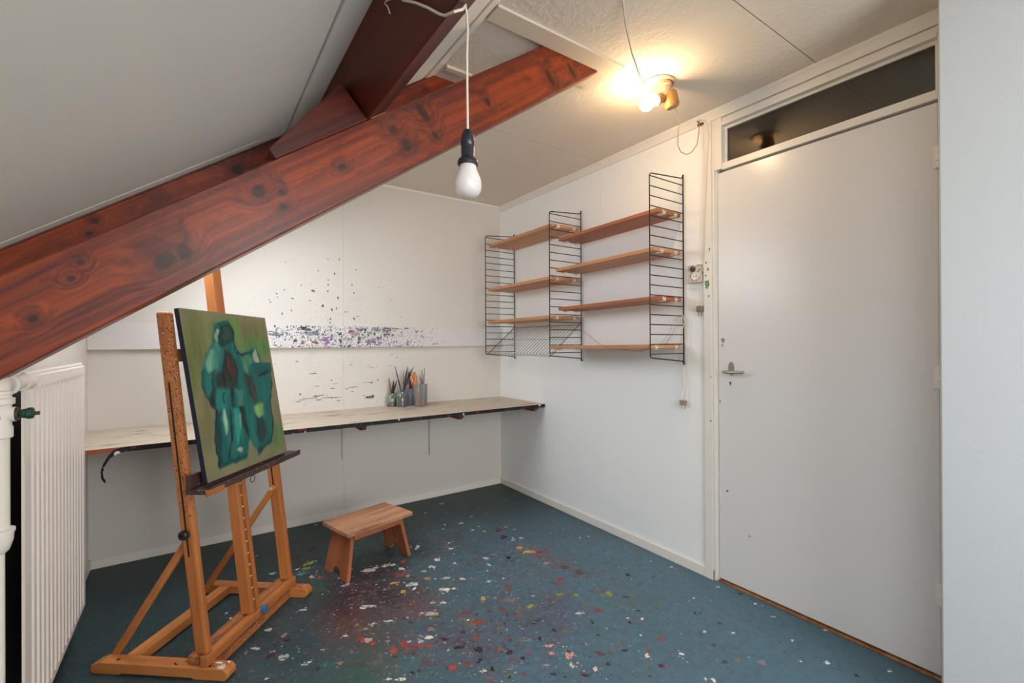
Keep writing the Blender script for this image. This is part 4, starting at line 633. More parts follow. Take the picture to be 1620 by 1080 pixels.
# ================================================================== SHELVING
LAD = [(-.229, -.010), (-1.016, -.006), (-1.804, 0.0)]
XF, XB = -.285, -.012
lab = ['black wire shelf side in the far corner, by the white rack', 'black wire shelf side in the middle between both rows of shelves', 'black wire shelf side nearest the door, beside the socket']
for (y, dz), lb in zip(LAD, lab):
    t = thing('shelf_side_frame', lb, 'shelf frame', (XB, y, 1.09 + dz), 'black wire shelf side frames')
    r = .0032
    zt, zb_ = 2.043 + dz, 1.119 + dz
    link('outer_wire', G().tube([(XB, y, 2.085 + dz), (XB - .006, y, 2.073 + dz), (XB - .012, y, 2.066 + dz), (XF + .014, y, zt + .001), (XF + .004, y, zt - .004), (XF, y, zt - .014), (XF, y, zb_ + .014), (XF + .004, y, zb_ + .004), (XF + .014, y, zb_ - .001), (XB - .010, y, 1.096 + dz), (XB, y, 1.086 + dz), (XB, y, 1.077 + dz)], r, 8), 'black_wire', t, smooth=True)
    link('back_wire', G().tube([(XB, y, 2.088 + dz), (XB, y, 1.08 + dz)], r + .0006, 8), 'black_wire', t, smooth=True)
    for i in range(19):
        z = 2.030 - .0496 * i + dz
        link('rung', G().tube([(XF, y, z), (XB, y, z)], .0027, 6), 'black_wire', t, smooth=True)
    link('wall_plug', G().lathe([(.006, 0), (.006, .008), (.002, .012)], (-.0005, y, 1.083 + dz), (-1, 0, 0), 10), 'metal', t)
shelves = [  # z at near end, z at far end, front x, near y, far y, material, label
    (1.882, 1.872, -.217, -1.796, -1.024, 'shelf_red', 'topmost reddish pine shelf of the row nearest the door'),
    (1.682, 1.673, -.236, -1.796, -1.024, 'shelf', 'second pine shelf from the top in the row nearest the door'),
    (1.434, 1.424, -.219, -1.796, -1.024, 'shelf_red', 'third pine shelf from the top in the row nearest the door'),
    (1.186, 1.176, -.283, -1.796, -1.024, 'shelf', 'lowest pine shelf nearest the door, a white cord looped behind it'),
    (1.968, 1.963, -.258, -1.008, -.237, 'shelf', 'topmost pine shelf of the row in the far corner'),
    (1.626, 1.620, -.268, -1.008, -.237, 'shelf', 'middle pine shelf of the row in the far corner'),
    (1.373, 1.369, -.270, -1.008, -.237, 'shelf', 'pine shelf of the far corner row, directly above the white wire rack')]
for z0, z1, xf, y0, y1, mt, lb in shelves:
    xb = -.022; w = xb - xf
    t = thing('wooden_shelf', lb, 'shelf', ((xf + xb) / 2, (y0 + y1) / 2, min(z0, z1) - .02), 'pine shelves')
    plank('board', ((xf + xb) / 2, y0, z0 - .010), ((xf + xb) / 2, y1, z1 - .010), (0, 0, 1), w, .020, mt, t, .002)
    for y, z, s_ in ((y0, z0, -1), (y1, z1, 1)):
        for x in (xf + .055, xb - .045):
            c = link('clip', G().box((x - .011, y - .001 * s_, z - .024), (x + .011, y + .0035 * s_, z + .004)).box((x - .011, y + .0035 * s_, z - .026), (x + .011, y - .030 * s_, z - .020)), 'clip', t, bevel=.0006)
            link('screw', G().lathe([(.0032, 0), (.0032, .0012)], (x, y + .0032 * s_, z - .006), (0, s_, 0), 8), 'hole', c)
# sloping white wire rack below the far row
t = thing('wire_rack', 'white sloping wire magazine rack below the shelves in the far corner', 'rack', (-.15, -.62, 1.11), None)
ra, rb = -.236, -1.009
for i in range(21):
    y = ra + (rb - ra) * (i + .5) / 21
    link('wire', G().tube([(-.020, y, 1.318), (-.268, y, 1.117), (-.278, y, 1.112), (-.285, y, 1.124), (-.288, y, 1.132)], .0019, 6), 'white_wire_greyed' if i % 7 else 'white_wire_greyed', t, smooth=True)
link('rail', G().tube([(-.020, ra, 1.320), (-.020, rb, 1.316)], .0022, 6), 'white_wire_greyed', t, smooth=True)
link('rail', G().tube([(-.272, ra, 1.111), (-.272, rb, 1.109)], .0022, 6), 'white_wire_greyed', t, smooth=True)
link('rail', G().tube([(-.150, ra, 1.2205), (-.150, rb, 1.2185)], .0018, 6), 'white_wire_greyed', t, smooth=True)
for y in (ra, rb):
    link('end_hook', G().tube([(-.012, y, 1.330), (-.020, y, 1.318), (-.268, y, 1.114), (-.280, y, 1.106), (-.290, y, 1.112)], .0022, 6), 'black_wire', t, smooth=True)

# ================================================================== LAMPS AND CORDS
LC = Vector((-.437, -1.978, H))
lamp = thing('ceiling_lamp', 'lit bare ceiling lamp with yellowed housing, near the door', 'lamp', tuple(LC))
link('rose', G().lathe([(.072, 0), (.072, -.006), (.064, -.010), (.060, -.004), (.02, -.004)], LC, (0, 0, 1), 28), 'ringplate', lamp, smooth=True)
ax = Vector((-.72, .28, -.36)).normalized()
s0 = Vector((-.440, -1.990, 2.285))
link('housing', G().lathe([(.034, 0), (.034, .016), (.028, .020), (.026, .060), (.022, .064)], LC - Vector((-.014, .020, .004)), (.05, -.05, -1), 16), 'ringplate', lamp, smooth=True)
link('lamp_holder', G().lathe([(.012, -.030), (.020, -.026), (.021, .008), (.024, .010), (.024, .020)], s0, ax, 16), 'amber', lamp, smooth=True)
link('cap', G().lathe([(.027, 0), (.033, .010), (.032, .062), (.026, .070)], (-.405, -2.010, 2.316), (.25, -.1, -1), 14), 'amber', lamp, smooth=True)
bc = s0 + ax * .020
link('bulb', G().lathe([(.013, 0), (.014, .012), (.022, .028), (.029, .046), (.030, .056), (.026, .072), (.016, .082), (.0, .086)], bc, ax, 20), 'lit', lamp, smooth=True)['label'] = 'glowing bulb'
t = thing('power_cord', 'thin cord hanging in a loop from ceiling lamp to door frame and socket', 'cord', (-.2, -1.95, 2.1))
link('cable', G().tube([LAMPC_E], .0022, 6) if False else G().tube(CORD1, .0021, 6), 'cord_grey', t, smooth=True)
link('cable', G().tube(CORD1B, .0019, 6), 'cord', t, smooth=True)
p1 = Vector((-.014, -1.902, 1.365))
link('plug', G().box((p1.x - .011, p1.y - .016, p1.z - .012), (p1.x + .011, p1.y + .016, p1.z + .018)), plain('plug_stained', (150, 134, 122), .5, 0, .25), t, bevel=.004)
link('pin', G().tube([(p1.x, p1.y - .009, p1.z - .012), (p1.x, p1.y - .009, p1.z - .034)], .0022, 6).tube([(p1.x, p1.y + .009, p1.z - .012), (p1.x, p1.y + .009, p1.z - .034)], .0022, 6), 'metal', t)
tag(link('hook_nail', G().tube([(-.002, -1.905, 2.318), (-.028, -1.905, 2.322), (-.032, -1.905, 2.330)], .003, 6).box((-.018, -1.926, 2.308), (-.010, -1.895, 2.318)), 'rust'), 'small bent nail on the cornice holding the lamp cord', 'nail')
tag(link('power_cord', G().tube(CORD0, .0030, 8), 'cord', smooth=True), 'white cord sagging along the ceiling into the lit lamp', 'cord')

PD = Vector((-1.681, -2.457, 0))
pend = thing('pendant_bulb', 'unlit frosted bulb in black holder hanging from the purlin', 'lamp', (PD.x, PD.y, 1.50))
link('holder', G().lathe([(.004, 1.646), (.008, 1.645), (.0125, 1.637), (.0145, 1.622), (.0145, 1.612), (.0138, 1.611), (.0140, 1.610), (.0140, 1.589), (.0150, 1.587), (.0200, 1.583), (.0215, 1.578), (.0215, 1.572), (.0190, 1.571)], (PD.x, PD.y, 0), (0, 0, 1), 24), 'socket', pend, smooth=True)
link('bulb', G().lathe([(.0165, 1.578), (.0170, 1.570), (.0195, 1.560), (.0245, 1.549), (.0280, 1.538), (.0287, 1.530), (.0275, 1.520), (.0235, 1.511), (.0165, 1.5055), (.008, 1.503), (0, 1.5025)], (PD.x, PD.y, 0), (0, 0, 1), 32), 'bulb', pend, smooth=True)
top = Vector((-1.688, -2.462, 1.900))
link('cord', G().tube(PCORD + [(-1.702, -2.475, 1.880), (-1.692, -2.470, 1.896), tuple(top)], .0028, 8).tube([tuple(top), (-1.684, -2.459, 1.892), (-1.680, -2.457, 1.86), (-1.682, -2.457, 1.80), (-1.6815, -2.457, 1.70), (PD.x, PD.y, 1.645)], .0026, 8), 'cord', pend, smooth=True)
link('cord_end', G().tube(TAIL, .0016, 6), 'cord', pend, smooth=True)

t = thing('extension_cord', 'long white cord draped behind the lowest shelf, plug dangling near door', 'cord', (-.02, -1.5, 1.1))
CORD2 = [(x + .010 if z < 1.30 and y > -1.80 else x, y, z) for x, y, z in CORD2]
link('cable', G().tube(CORD2, .0022, 6), 'cord', t, smooth=True)
link('cable', G().tube([(x - .006, y + .016 + .012 * math.sin(i * .9), z + .003 * math.sin(i * 1.7)) for i, (x, y, z) in enumerate(CORD2[6:-1])], .0018, 6), 'cord', t, smooth=True)
p2 = Vector((-.020, -1.805, .873))
link('plug', G().prism([(p2.x - .010, p2.y - .018, p2.z + .016), (p2.x - .010, p2.y + .018, p2.z + .016), (p2.x - .010, p2.y + .015, p2.z - .010), (p2.x - .010, p2.y - .015, p2.z - .010)], (.020, 0, 0)), plain('plug_cream', (176, 160, 142), .5, 0, .2), t, bevel=.003)
link('pin', G().tube([(p2.x, p2.y - .009, p2.z - .010), (p2.x, p2.y - .009, p2.z - .032)], .0022, 6).tube([(p2.x, p2.y + .009, p2.z - .010), (p2.x, p2.y + .009, p2.z - .032)], .0022, 6), 'metal', t)

so = thing('wall_socket', 'paint-stained wall socket on the right wall beside the door frame', 'socket', (0, -1.875, 1.50))
k = NT('socket_stained'); c = k.mix(k.step(k.noise(k.co(), 60, 4, .7), .5, .62), lin((206, 192, 182)), lin((70, 56, 54)))
k.put(k.b.inputs['Base Color'], c); sm = k.out(None, .5)
link('box', G().box((-.024, -1.912, 1.503), (0, -1.838, 1.596)), sm, so, bevel=.003)
link('outlet', G().lathe([(.021, 0), (.021, .004), (.018, .005), (.016, .002), (0, .002)], (-.024, -1.882, 1.537), (-1, 0, 0), 20), 'trim', so, smooth=True)
link('hole', G().lathe([(.003, 0), (.003, .0006)], (-.0262, -1.8755, 1.537), (-1, 0, 0), 8).lathe([(.003, 0), (.003, .0006)], (-.0262, -1.8885, 1.537), (-1, 0, 0), 8), 'hole', so)
link('switch', G().lathe([(.015, 0), (.013, .008), (.006, .012)], (-.024, -1.870, 1.575), (-1, 0, 0), 12), 'rust', so, smooth=True)

# ================================================================== FOOTSTOOL
ST = Vector((-1.372, -.774, 0)); yaw = math.radians(15.4)
lx = Vector((math.cos(yaw), math.sin(yaw), 0)); wy = Vector((-lx.y, lx.x, 0))
def S(l, w, z): return tuple(ST + lx * l + wy * w + Vector((0, 0, z)))
stool = thing('footstool', 'small worn wooden footstool with arched plank legs on the floor', 'stool', tuple(ST))
hz = .250
plank('top_board', S(-.199, -.045, hz - .011), S(.199, -.045, hz - .011), (0, 0, 1), .166, .022, 'stool', stool, .003)
plank('top_board', S(-.199, .0835, hz - .010), S(.190, .0835, hz - .010), (0, 0, 1), .088, .022, 'stool', stool, .003)
for w in (-.098, .098): plank('apron', S(-.150, w, hz - .0385), S(.150, w, hz - .0385), (0, 0, 1), .016, .033, 'stool_leg', stool, .0015)
for sgn in (-1, 1):
    prof = [(-.088, hz - .022), (.088, hz - .022), (.113, 0), (.050, 0)] + [(.046 * math.cos(t), .046 * math.sin(t)) for t in [math.pi * i / 10 for i in range(1, 10)]] + [(-.050, 0), (-.113, 0)]
    sl = lambda z: sgn * (.188 - (.188 - .142) * z / hz)
    nP = len(prof)
    P2 = [S(sl(z) + .010, w, z) for w, z in prof] + [S(sl(z) - .010, w, z) for w, z in prof]
    solid('leg', P2, Vector((0, 0, 1)) - lx * sgn * .18, lx, 'stool_leg', stool, .002, [list(range(nP))[::-1], list(range(nP, 2 * nP))] + [(i, (i + 1) % nP, nP + (i + 1) % nP, nP + i) for i in range(nP)])

# ================================================================== EASEL
EO = Vector((-2.479, -1.038, 0)); es = Vector((.773, -.634, 0)).normalized(); ew = Vector((-es.y, es.x, 0))
def E(s, w, z): return tuple(EO + es * s + ew * w + Vector((0, 0, z)))
KT = .1207
def fs(z, o=0.0): return .461 - KT * z + o          # front plane of the leaning frame
easel = thing('easel', 'large paint-stained wooden studio easel on a floor frame', 'easel', E(.25, .29, 0))
zf = .042
def foot(w0, w1, stain):
    prof = [(0.006, .008), (.02, 0), (.12, 0), (.13, .005), (.40, .005), (.41, 0), (.525, 0), (.537, .010), (.537, zf - .014), (.522, zf), (.045, zf), (.010, zf - .012)]
    nP = len(prof)
    P2 = [E(s, w0, z) for s, z in prof] + [E(s, w1, z) for s, z in prof]
    solid('foot', P2, es, (0, 0, 1), stain, easel, .003, [list(range(nP))[::-1], list(range(nP, 2 * nP))] + [(i, (i + 1) % nP, nP + (i + 1) % nP, nP + i) for i in range(nP)])
foot(0, .050, 'easel'); foot(.537, .587, 'easel')
plank('rear_rail', E(.130, .050, zf - .018), E(.130, .537, zf - .018), (0, 0, 1), .050, .036, 'easel', easel, .002)
plank('lower_rail', E(.446, .050, .019), E(.446, .537, .019), (0, 0, 1), .022, .034, 'easel_stained', easel, .002)
plank('front_rail', E(.445, .004, zf + .019), E(.445, .582, zf + .019), (0, 0, 1), .026, .038, 'easel', easel, .002)
plank('shelf_rail', E(.404, .016, zf + .016), E(.404, .570, zf + .016), (0, 0, 1), .056, .030, 'easel_stained', easel, .002)
upn = Vector((0, 0, 1)) * KT + es          # normal of the leaning frame
upn.normalize()
def post(name, w0, w1, z0, z1, o0, o1, mat, bev=.003):
    """leaning timber: from w0..w1, front offset o0, back offset o1"""
    zc = lambda s: 0
    P8 = [E(fs(z0, o1), w0, z0), E(fs(z1, o1), w0, z1), E(fs(z1, o1), w1, z1), E(fs(z0, o1), w1, z0),
          E(fs(z0, o0), w0, z0), E(fs(z1, o0), w0, z1), E(fs(z1, o0), w1, z1), E(fs(z0, o0), w1, z0)]
    return solid(name, P8, Vector((0, 0, 1)) - es * KT, upn, mat, easel, bev)
zp = zf + .038
post('post', .015, .045, zp, 1.318, 0, -.050, 'easel_post', .009)['label'] = 'left post, its upper half crusted with paint'
post('post', .541, .571, zp, 1.30, 0, -.050, 'easel', .005)
for w0, w1, z0, z1 in ((.0140, .0155, .43, 1.06), (.5398, .5414, .50, 1.06)):      # dark slots in the posts' sides
    post('slot', w0, w1, z0, z1, -.023, -.029, 'hole', 0)
post('crossbar', .045, .541, 1.134, 1.182, -.012, -.040, 'easel', .002)
# slotted mast
wm = .292
post('mast_rail', wm - .030, wm - .009, zp, .78, -.002, -.046, 'easel', .002)
post('mast_rail', wm + .009, wm + .030, zp, .78, -.002, -.046, 'easel', .002)
post('mast_back', wm - .009, wm + .009, zp, .78, -.034, -.044, 'tray', 0)
post('mast', wm - .026, wm + .026, .78, 1.62, .000, -.042, 'easel', .003)
for i in range(12):
    z = .125 + i * .0485
    c = E(fs(z, -.010), wm, z)
    link('ratchet_pin', G().tube([Vector(c) - ew * .009, Vector(c) + ew * .009], .0028, 6), 'clip', easel)
    link('ratchet_wedge', G().prism([E(fs(z, -.034), wm - .008, z + .004), E(fs(z, -.012), wm - .008, z - .004), E(fs(z, -.034), wm - .008, z - .036)], ew * .016), 'easel', easel)
link('clamp_screw', G().lathe([(.016, 0), (.016, .020), (.006, .021), (.006, .03)], E(.474, .325, zf + .026), tuple(-es), 16), 'bluecap', easel, smooth=True)['label'] = 'small blue cap on the front rail'
# stays with their bolts
plank('stay', E(.058, .053, zf - .002), E(.366, .053, .503), ew, .026, .014, 'easel', easel, .002)
plank('stay', E(.048, .530, zf - .002), E(.382, .530, .524), ew, .026, .014, 'easel', easel, .002)
link('knob', G().lathe([(.006, 0), (.006, .006), (.017, .007), (.017, .022), (.014, .025), (.006, .025), (.006, .018)], E(.374, .016, .514), tuple(-ew), 20), 'knob', easel, smooth=True)
link('bolt', G().lathe([(.009, 0), (.009, .008), (.006, .013)], E(.372, .524, .514), tuple(-ew), 12), 'ringplate', easel, smooth=True)
# tray the canvas stands on
wt0, wt1 = .000, .612
def trayb(name, s0, s1, z0, z1, mat, w0=wt0, w1=wt1): 
    return plank(name, E((s0 + s1) / 2, w0, (z0 + z1) / 2), E((s0 + s1) / 2, w1, (z0 + z1) / 2), (0, 0, 1), s1 - s0, z1 - z0, mat, easel, .0015)
ZT = .676
trayb('tray_back', .382, .394, ZT, ZT + .052, 'tray', .004, .590)
trayb('tray_ledge', .382, .458, ZT - .016, ZT, 'tray')
trayb('tray_lip', .459, .466, ZT - .018, ZT + .006, 'tray', .012, wt1)
trayb('tray_end', .459, .468, ZT - .022, ZT - .001, 'tray_end', -.002, .085)
ring = [E(.458, .262 + .014 * math.cos(t), ZT - .034 + .014 * math.sin(t)) for t in [2 * math.pi * i / 16 for i in range(17)]]
link('ring', G().tube(ring, .0016, 6), 'rust', easel, smooth=True)

# canvas: stretcher box plus painted front
can = thing('canvas_painting', 'canvas painted with teal and dark figures on olive green, on the easel', 'painting', E(.437, .29, ZT))
TL, TR, BR, BL = [Vector(E(*q)) for q in ((.347, .012, 1.331), (.347, .517, 1.320), (.440, .539, .690), (.440, .034, .692))]
TL.z += 0; 
nf = (TR - TL).cross(BL - TL).normalized()
if nf.dot(es) < 0: nf = -nf
back = [p - nf * .019 for p in (TL, TR, BR, BL)]; fr_ = [p - nf * .0006 for p in (TL, TR, BR, BL)]
link('canvas_sides', G().hexa(back + fr_), 'navy', can, bevel=.002)['label'] = 'dark blue painted canvas edge'
NU, NV = 140, 176
uu, vv = np.meshgrid((np.arange(NU)) / (NU - 1), (np.arange(NV)) / (NV - 1))
rng = np.random.default_rng(3)
def vnoise(fu, fv, seed):
    r_ = np.random.default_rng(seed).random((fv + 2, fu + 2)); x = uu * fu; y = vv * fv
    xi = x.astype(int); yi = y.astype(int); fx = x - xi; fy = y - yi
    fx = fx * fx * (3 - 2 * fx); fy = fy * fy * (3 - 2 * fy)
    return (r_[yi, xi] * (1 - fx) + r_[yi, xi + 1] * fx) * (1 - fy) + (r_[yi + 1, xi] * (1 - fx) + r_[yi + 1, xi + 1] * fx) * fy
wu = uu + (vnoise(22, 26, 1) - .5) * .022; wv_ = vv + (vnoise(22, 26, 2) - .5) * .018
img = np.ones((NV, NU, 3)) * np.array(lin((130, 126, 92))[:3])
img *= (.86 + .28 * vnoise(9, 7, 3))[..., None]
asp = .635 / .505
for col, soft, poly in PAINTING:
    P_ = np.array(poly); X = wu; Y = wv_ * asp; px = P_[:, 0]; py = P_[:, 1] * asp
    inside = np.zeros_like(X, bool); dist = np.full_like(X, 9.0)
    for i in range(len(px)):
        x0, y0, x1, y1 = px[i - 1], py[i - 1], px[i], py[i]
        cond = ((y0 > Y) != (y1 > Y)); xx = (x1 - x0) * (Y - y0) / ((y1 - y0) if y1 != y0 else 1e-9) + x0
        inside ^= cond & (X < xx)
        L2 = (x1 - x0) ** 2 + (y1 - y0) ** 2 + 1e-12; tt = np.clip(((X - x0) * (x1 - x0) + (Y - y0) * (y1 - y0)) / L2, 0, 1)
        dist = np.minimum(dist, np.hypot(X - x0 - tt * (x1 - x0), Y - y0 - tt * (y1 - y0)))
    sd = np.where(inside, dist, -dist)
    a = np.clip(sd / soft * .5 + .5, 0, 1); a = a * a * (3 - 2 * a)
    if soft < .04: a *= .70 + .30 * np.clip(vnoise(46, 12, int(soft * 1000) + len(px)) * 1.6 - .2, 0, 1)
    c = np.array(lin(col)[:3]) * (.78 + .44 * vnoise(36, 9, len(px) + 5))[..., None]
    img = img * (1 - a[..., None]) + c * a[..., None]
g = G()
lift = (vnoise(60, 70, 9) - .5) * .0006
for j in range(NV):
    for i in range(NU):
        a_, b_ = i / (NU - 1), j / (NV - 1)
        g.v.append(tuple((BL * (1 - a_) + BR * a_) * (1 - b_) + (TL * (1 - a_) + TR * a_) * b_ + nf * (.0004 + lift[j, i])))
g.f = [(j * NU + i, j * NU + i + 1, (j + 1) * NU + i + 1, (j + 1) * NU + i) for j in range(NV - 1) for i in range(NU - 1)]
po = link('painted_surface', g, 'canvas', can, smooth=True)
ca = po.data.color_attributes.new('Col', 'FLOAT_COLOR', 'POINT')
ca.data.foreach_set('color', np.concatenate([img.reshape(-1, 3), np.ones((NU * NV, 1))], 1).astype(np.float32).ravel())

# ================================================================== JARS AND BRUSHES
def jar(name, label, x, y, r, h, glassm, neck=True, fill=None, fr=.35):
    t = thing(name, label, 'jar', (x, y, BZ))
    w = .0025
    if neck: outer = [(r * .9, 0), (r, .006), (r, h * .72), (r * .84, h * .80), (r * .84, h)]
    else: outer = [(r * .86, 0), (r * .9, .004), (r, h)]
    inner = [(max(q - w, .001), max(z, .005)) for q, z in outer[::-1]]
    link('glass', G().lathe(outer + inner + [(0, .005)], (x, y, BZ + .0003), (0, 0, 1), 20), glassm, t, smooth=True)
    if fill:
        for z0, z1, mt in fill:
            link('residue', G().lathe([(r * .88, z0 * h), (r * .9, z1 * h)], (x, y, BZ + .0003), (0, 0, 1), 20), mt, t, smooth=True)
    return t
M['murk'] = plain('murky_grey_green', (34, 40, 37), .5, 0, .2)
M['lime'] = plain('lime_label', (190, 200, 122), .6, 0, .1)
M['cloud'] = plain('cloudy_lilac', (150, 140, 160), .5, 0, .2)
M['pinkish'] = plain('pinkish_paint', (206, 150, 124), .5, 0, .1)
J = {1: (-.975, -.042, .035, .095), 2: (-.922, -.105, .040, .110), 3: (-.838, -.060, .036, .125), 4: (-.818, -.170, .040, .165), 5: (-.745, -.075, .034, .150)}
jar('glass_jar', 'small glass jar with lime label, leftmost on the worktop', *J[1], 'jar', True, [(.35, .66, 'lime'), (.06, .30, 'murk')])
jar('glass_jar', 'dark murky glass jar full of dark brushes, in front', *J[2], 'jar', True, [(.06, .62, 'murk')])
jar('glass_jar', 'cloudy lilac glass jar between the brush jars', *J[3], 'jar_purple', True, [(.06, .6, 'cloud')])
jar('glass_tumbler', 'tall glass filled with orange sticks', *J[4], 'jar', False)
jar('glass_tumbler', 'clear tall glass at the right end of the jars', *J[5], 'jar_purple', False)
M['h_dark'] = plain('handle_dark', (46, 46, 54), .35, 0, .05)
M['h_blue'] = plain('handle_blue_grey', (84, 96, 114), .35, 0, .05)
M['h_brown'] = plain('handle_brown', (150, 92, 58), .45, 0, .1)
M['h_orange'] = plain('handle_orange', (214, 122, 62), .45, 0, .08)
M['h_red'] = plain('handle_red', (150, 52, 44), .4, 0, .08)
M['h_pink'] = plain('stick_pink', (214, 152, 124), .5, 0, .08)
BR = [
 (1, (-.997, -.050, .945), 'h_brown', .0055, 'brown handled palette knife leaning out of the lime jar', None),
 (1, (-.960, -.045, .924), 'h_dark', .0070, 'left one of two thick dark handles in the lime label jar', 'handles in lime jar'),
 (1, (-.935, -.045, .926), 'h_dark', .0060, 'right one of two thick dark handles in the lime label jar', 'handles in lime jar'),
 (2, (-.972, -.100, 1.036), 'h_dark', .0036, 'long dark brush leaning left out of the dark jar', None),
 (2, (-.905, -.100, .991), 'h_brown', .0030, 'thin brown stick upright in the dark jar', None)]
BL_ = ['dark brush at the left side of the leaning bundle in the dark jar', 'brown brush in the leaning bundle in the dark jar', 'blue-grey brush leaning farthest right out of the dark jar', 'thick dark brush near the right of the bundle in the dark jar', 'thick blue-grey brush at the right of the bundle in the dark jar', 'lowest dark brush in the bundle in the dark jar', 'slim blue-grey brush at the front of the bundle in the dark jar', 'dark brush at the centre of the bundle in the dark jar']
for q, mt, rr in (((-.876, -.100, 1.026), 'h_dark', .004), ((-.866, -.095, 1.022), 'h_brown', .003), ((-.828, -.100, 1.031), 'h_blue', .0036), ((-.850, -.110, 1.010), 'h_dark', .0045), ((-.838, -.100, 1.000), 'h_blue', .004), ((-.858, -.090, .985), 'h_dark', .0045), ((-.868, -.115, 1.000), 'h_blue', .0034), ((-.884, -.105, 1.005), 'h_dark', .004)):
    BR.append((2, q, mt, rr, BL_.pop(0), 'brushes in dark jar'))
for q in ((-.842, -.055, .943), (-.852, -.060, .934), (-.830, -.052, .938), (-.818, -.060, .915)):
    BR.append((3, q, 'h_red', .0045, 'reddish brush in the lilac jar', 'brushes in lilac jar'))
for i, q in enumerate(((-.874, -.160, .980), (-.864, -.170, .989), (-.854, -.175, .991), (-.845, -.168, .986), (-.836, -.172, .966), (-.850, -.185, .977), (-.860, -.182, .968), (-.868, -.178, .972))):
    BR.append((4, q, 'h_orange' if i != 5 else 'h_pink', .0040, 'orange stick in the bundle in the tall glass', 'orange sticks in glass'))
BL_ = ['dark thin brush left of the tallest in the right-hand glass', 'tallest dark thin brush in the right-hand glass', 'short dark thin brush at the left of the right-hand glass', 'orange handled thin brush in the right-hand glass', 'reddish thin brush in the right-hand glass', '']
for q, mt in (((-.752, -.075, 1.000), 'h_dark'), ((-.732, -.078, 1.012), 'h_dark'), ((-.770, -.070, .960), 'h_dark'), ((-.736, -.072, .915), 'h_orange'), ((-.765, -.080, .936), 'h_red'), ((-.715, -.080, .845), 'h_dark')):
    BR.append((5, q, mt, .0030, BL_.pop(0), 'brushes in right glass'))
BR[-1] = BR[-1][:4] + ('short dark brush leaning at the far right glass', None)
random.seed(4)
for j, tip, mt, r_, lb, gp in BR:
    r_ *= 1.35
    jx, jy, jr, jh = J[j]
    tip = Vector(tip)
    sp_ = .4 if j != 4 else -.75
    lean = Vector((tip.x - jx, tip.y - jy, 0)); lim = jr * .6
    b = Vector((jx, jy, BZ + .008)) - lean * sp_
    dd = Vector((b.x - jx, b.y - jy, 0)); dd += Vector((random.uniform(-1, 1), random.uniform(-1, 1), 0)) * jr * .3
    if dd.length > lim: dd *= lim / dd.length
    b = Vector((jx, jy, BZ + .008)) + dd
    # stay inside the rim
    t_ = (jh + BZ - b.z) / (tip.z - b.z); q = b.lerp(tip, t_); off_ = Vector((q.x - jx, q.y - jy, 0)); mx = jr * (.74 if j < 4 else .86) - r_
    if off_.length > mx and t_ < 1:
        b -= off_ * (1 - mx / off_.length) / (1 - t_) * 1.0
        dd = Vector((b.x - jx, b.y - jy, 0))
        if dd.length > lim: dd *= lim / dd.length; b = Vector((jx, jy, b.z)) + dd
    m1 = b.lerp(tip, .55); m2 = b.lerp(tip, .8)
    o = link('paintbrush' if j != 4 else 'wooden_stick', G().tube([b, m1, m2, tip], [r_ * .55, r_, r_ * .8, r_ * .35] if j != 4 else r_ * .8, 7), mt, smooth=True)
    tag(o, lb, 'brush' if j != 4 else 'stick', gp)

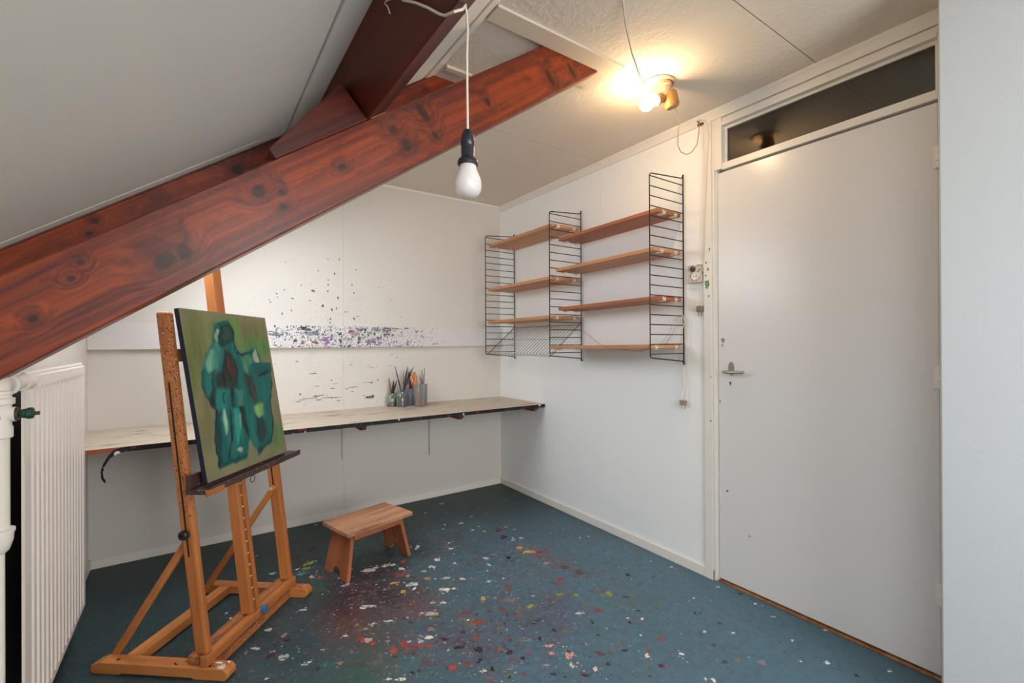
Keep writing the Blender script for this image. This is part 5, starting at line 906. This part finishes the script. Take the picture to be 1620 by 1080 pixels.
# ================================================================== DRIED PAINT (thin raised marks)
PC = dict(white=(232, 224, 214), pale=(196, 200, 200), cream=(222, 206, 182), yellow=(206, 166, 84), lime=(150, 158, 66), olive=(112, 108, 72), green=(84, 140, 70), green2=(62, 128, 92), dgreen=(34, 56, 52), red=(204, 62, 52), crim=(160, 52, 70), maroon=(96, 40, 52), plum=(72, 38, 60), brown=(146, 78, 62), brownd=(96, 72, 70), black=(38, 38, 42), pink=(214, 160, 152), pinkd=(164, 126, 128), mauve=(170, 146, 160), teal=(70, 140, 140), slate=(88, 86, 98), slate2=(118, 126, 140), grey=(150, 142, 140), violet=(136, 96, 148), violet2=(120, 108, 150), indigo=(84, 72, 124), dteal=(42, 70, 76), olive2=(168, 160, 136), pinkr=(220, 110, 112))
def marks(name, data, parent, place, thick, seed, jag=.35, split=True, ragged=3):
    rn = random.Random(seed); g = G(); cols = []
    def blob(a, b, ra, rb, c, rot=0):
        n = 18; ph = [rn.uniform(0, 6.28) for _ in range(4)]
        pts = []
        for i in range(n):
            t = 2 * math.pi * i / n
            rr = 1 + jag * (.45 * math.sin(2 * t + ph[0]) + .4 * math.sin(3 * t + ph[1]) + .35 * math.sin(5 * t + ph[2]) + .3 * math.sin(8 * t + ph[3])) * .8
            x, y = ra * rr * math.cos(t), rb * rr * math.sin(t)
            pts.append((a + x * math.cos(rot) - y * math.sin(rot), b + x * math.sin(rot) + y * math.cos(rot)))
        o = len(g.v)
        g.v.append(place(a, b, thick)); g.v += [place(a + (x - a) * .82, b + (y - b) * .82, thick * .9) for x, y in pts]; g.v += [place(x, y, thick * .15) for x, y in pts]
        for i in range(n):
            k2 = (i + 1) % n
            g.f += [(o, o + 1 + i, o + 1 + k2), (o + 1 + i, o + 1 + n + i, o + 1 + n + k2, o + 1 + k2)]
        v = rn.uniform(.82, 1.12); cc = tuple(q * v for q in lin(c)[:3]) + (1,)
        cols.extend([cc] * (1 + 2 * n))
    for a, b, ra, rb, c in data:
        c = PC[c]
        yield_rot = 0
        parts = 1 if not split else rn.choice((1, 2, 2, 3))
        for q in range(parts):
            f = 1 / parts ** .55
            blob(a + (rn.uniform(-.55, .55) * ra if q or parts > 1 else 0), b + (rn.uniform(-.55, .55) * rb if q or parts > 1 else 0), ra * f * rn.uniform(.7, 1.05), rb * f * rn.uniform(.65, 1.0), c, ROT)
        for q in range(ragged):
            an = rn.uniform(0, 6.28); d_ = rn.uniform(1.0, 1.9); s_ = rn.uniform(.06, .22)
            blob(a + ra * d_ * math.cos(an), b + rb * d_ * math.sin(an), ra * s_, max(rb * s_, ra * s_ * .5), c)
    o = link(name, g, 'paint', parent, smooth=False)
    ca = o.data.color_attributes.new('Col', 'FLOAT_COLOR', 'POINT')
    ca.data.foreach_set('color', np.array(cols, np.float32).ravel())
    return stuff(o)
ROT = -.6
marks('paint_splashes', FLOOR_PAINT, floor, lambda x, y, t: (x, y, t), .0010, 11)
ROT = 0
marks('paint_splashes', WALL_PAINT, wb, lambda x, z, t: (x, -t, z), .0008, 12, .4, False, 2)
marks('paint_splashes', BOARD_PAINT, bpy.data.objects['wall_board'], lambda x, z, t: (x, -.030 - t, min(max(z, 1.174), 1.3155)), .0008, 13, .7, True, 5)

ROT = 0
marks('paint_splashes', [(.505, .020, .024, .016, 'white'), (.480, .034, .018, .010, 'white'), (.515, .040, .012, .008, 'white'), (.450, .014, .010, .008, 'plum'), (.410, .025, .014, .010, 'brownd'), (.360, .030, .012, .006, 'slate'), (.330, .016, .010, .006, 'plum'), (.100, .020, .010, .008, 'black'), (.470, .012, .010, .006, 'maroon')],
      easel, lambda s, w, t: E(min(max(s, .03), .52), min(max(w, .003), .047), zf + t), .0008, 21, .4, True, 1)
marks('paint_splashes', [(.515, .562, .018, .012, 'pink'), (.500, .550, .012, .006, 'red'), (.525, .575, .010, .006, 'white'), (.470, .580, .010, .004, 'red')],
      easel, lambda s, w, t: E(min(max(s, .03), .52), min(max(w, .540), .584), zf + t), .0008, 22, .4, True, 1)
marks('paint_splashes', [(-1.942, 1.492, .013, .018, 'green'), (-1.938, 1.475, .008, .008, 'green'), (-1.946, 1.565, .006, .012, 'slate'), (-1.936, 1.600, .005, .006, 'maroon'), (-1.955, 1.665, .005, .008, 'black'), (-1.950, 1.430, .004, .008, 'grey'), (-1.958, .80, .004, .006, 'brownd'), (-1.960, 1.02, .004, .005, 'brownd'), (-1.935, 1.535, .004, .005, 'plum')],
      fr, lambda y, z, t: (-.012 - t, min(max(y, -1.965), -1.924), z), .0007, 23, .35, False, 1)
marks('paint_splashes', [(-2.012, 1.205, .010, .014, 'grey'), (-2.008, 1.180, .008, .008, 'grey'), (-2.030, .462, .006, .006, 'brown'), (-2.140, .275, .007, .006, 'grey'), (-1.995, .90, .003, .010, 'brownd')],
      door, lambda y, z, t: (DX - t, min(y, -1.990), z), .0005, 24, .35, False, 1)
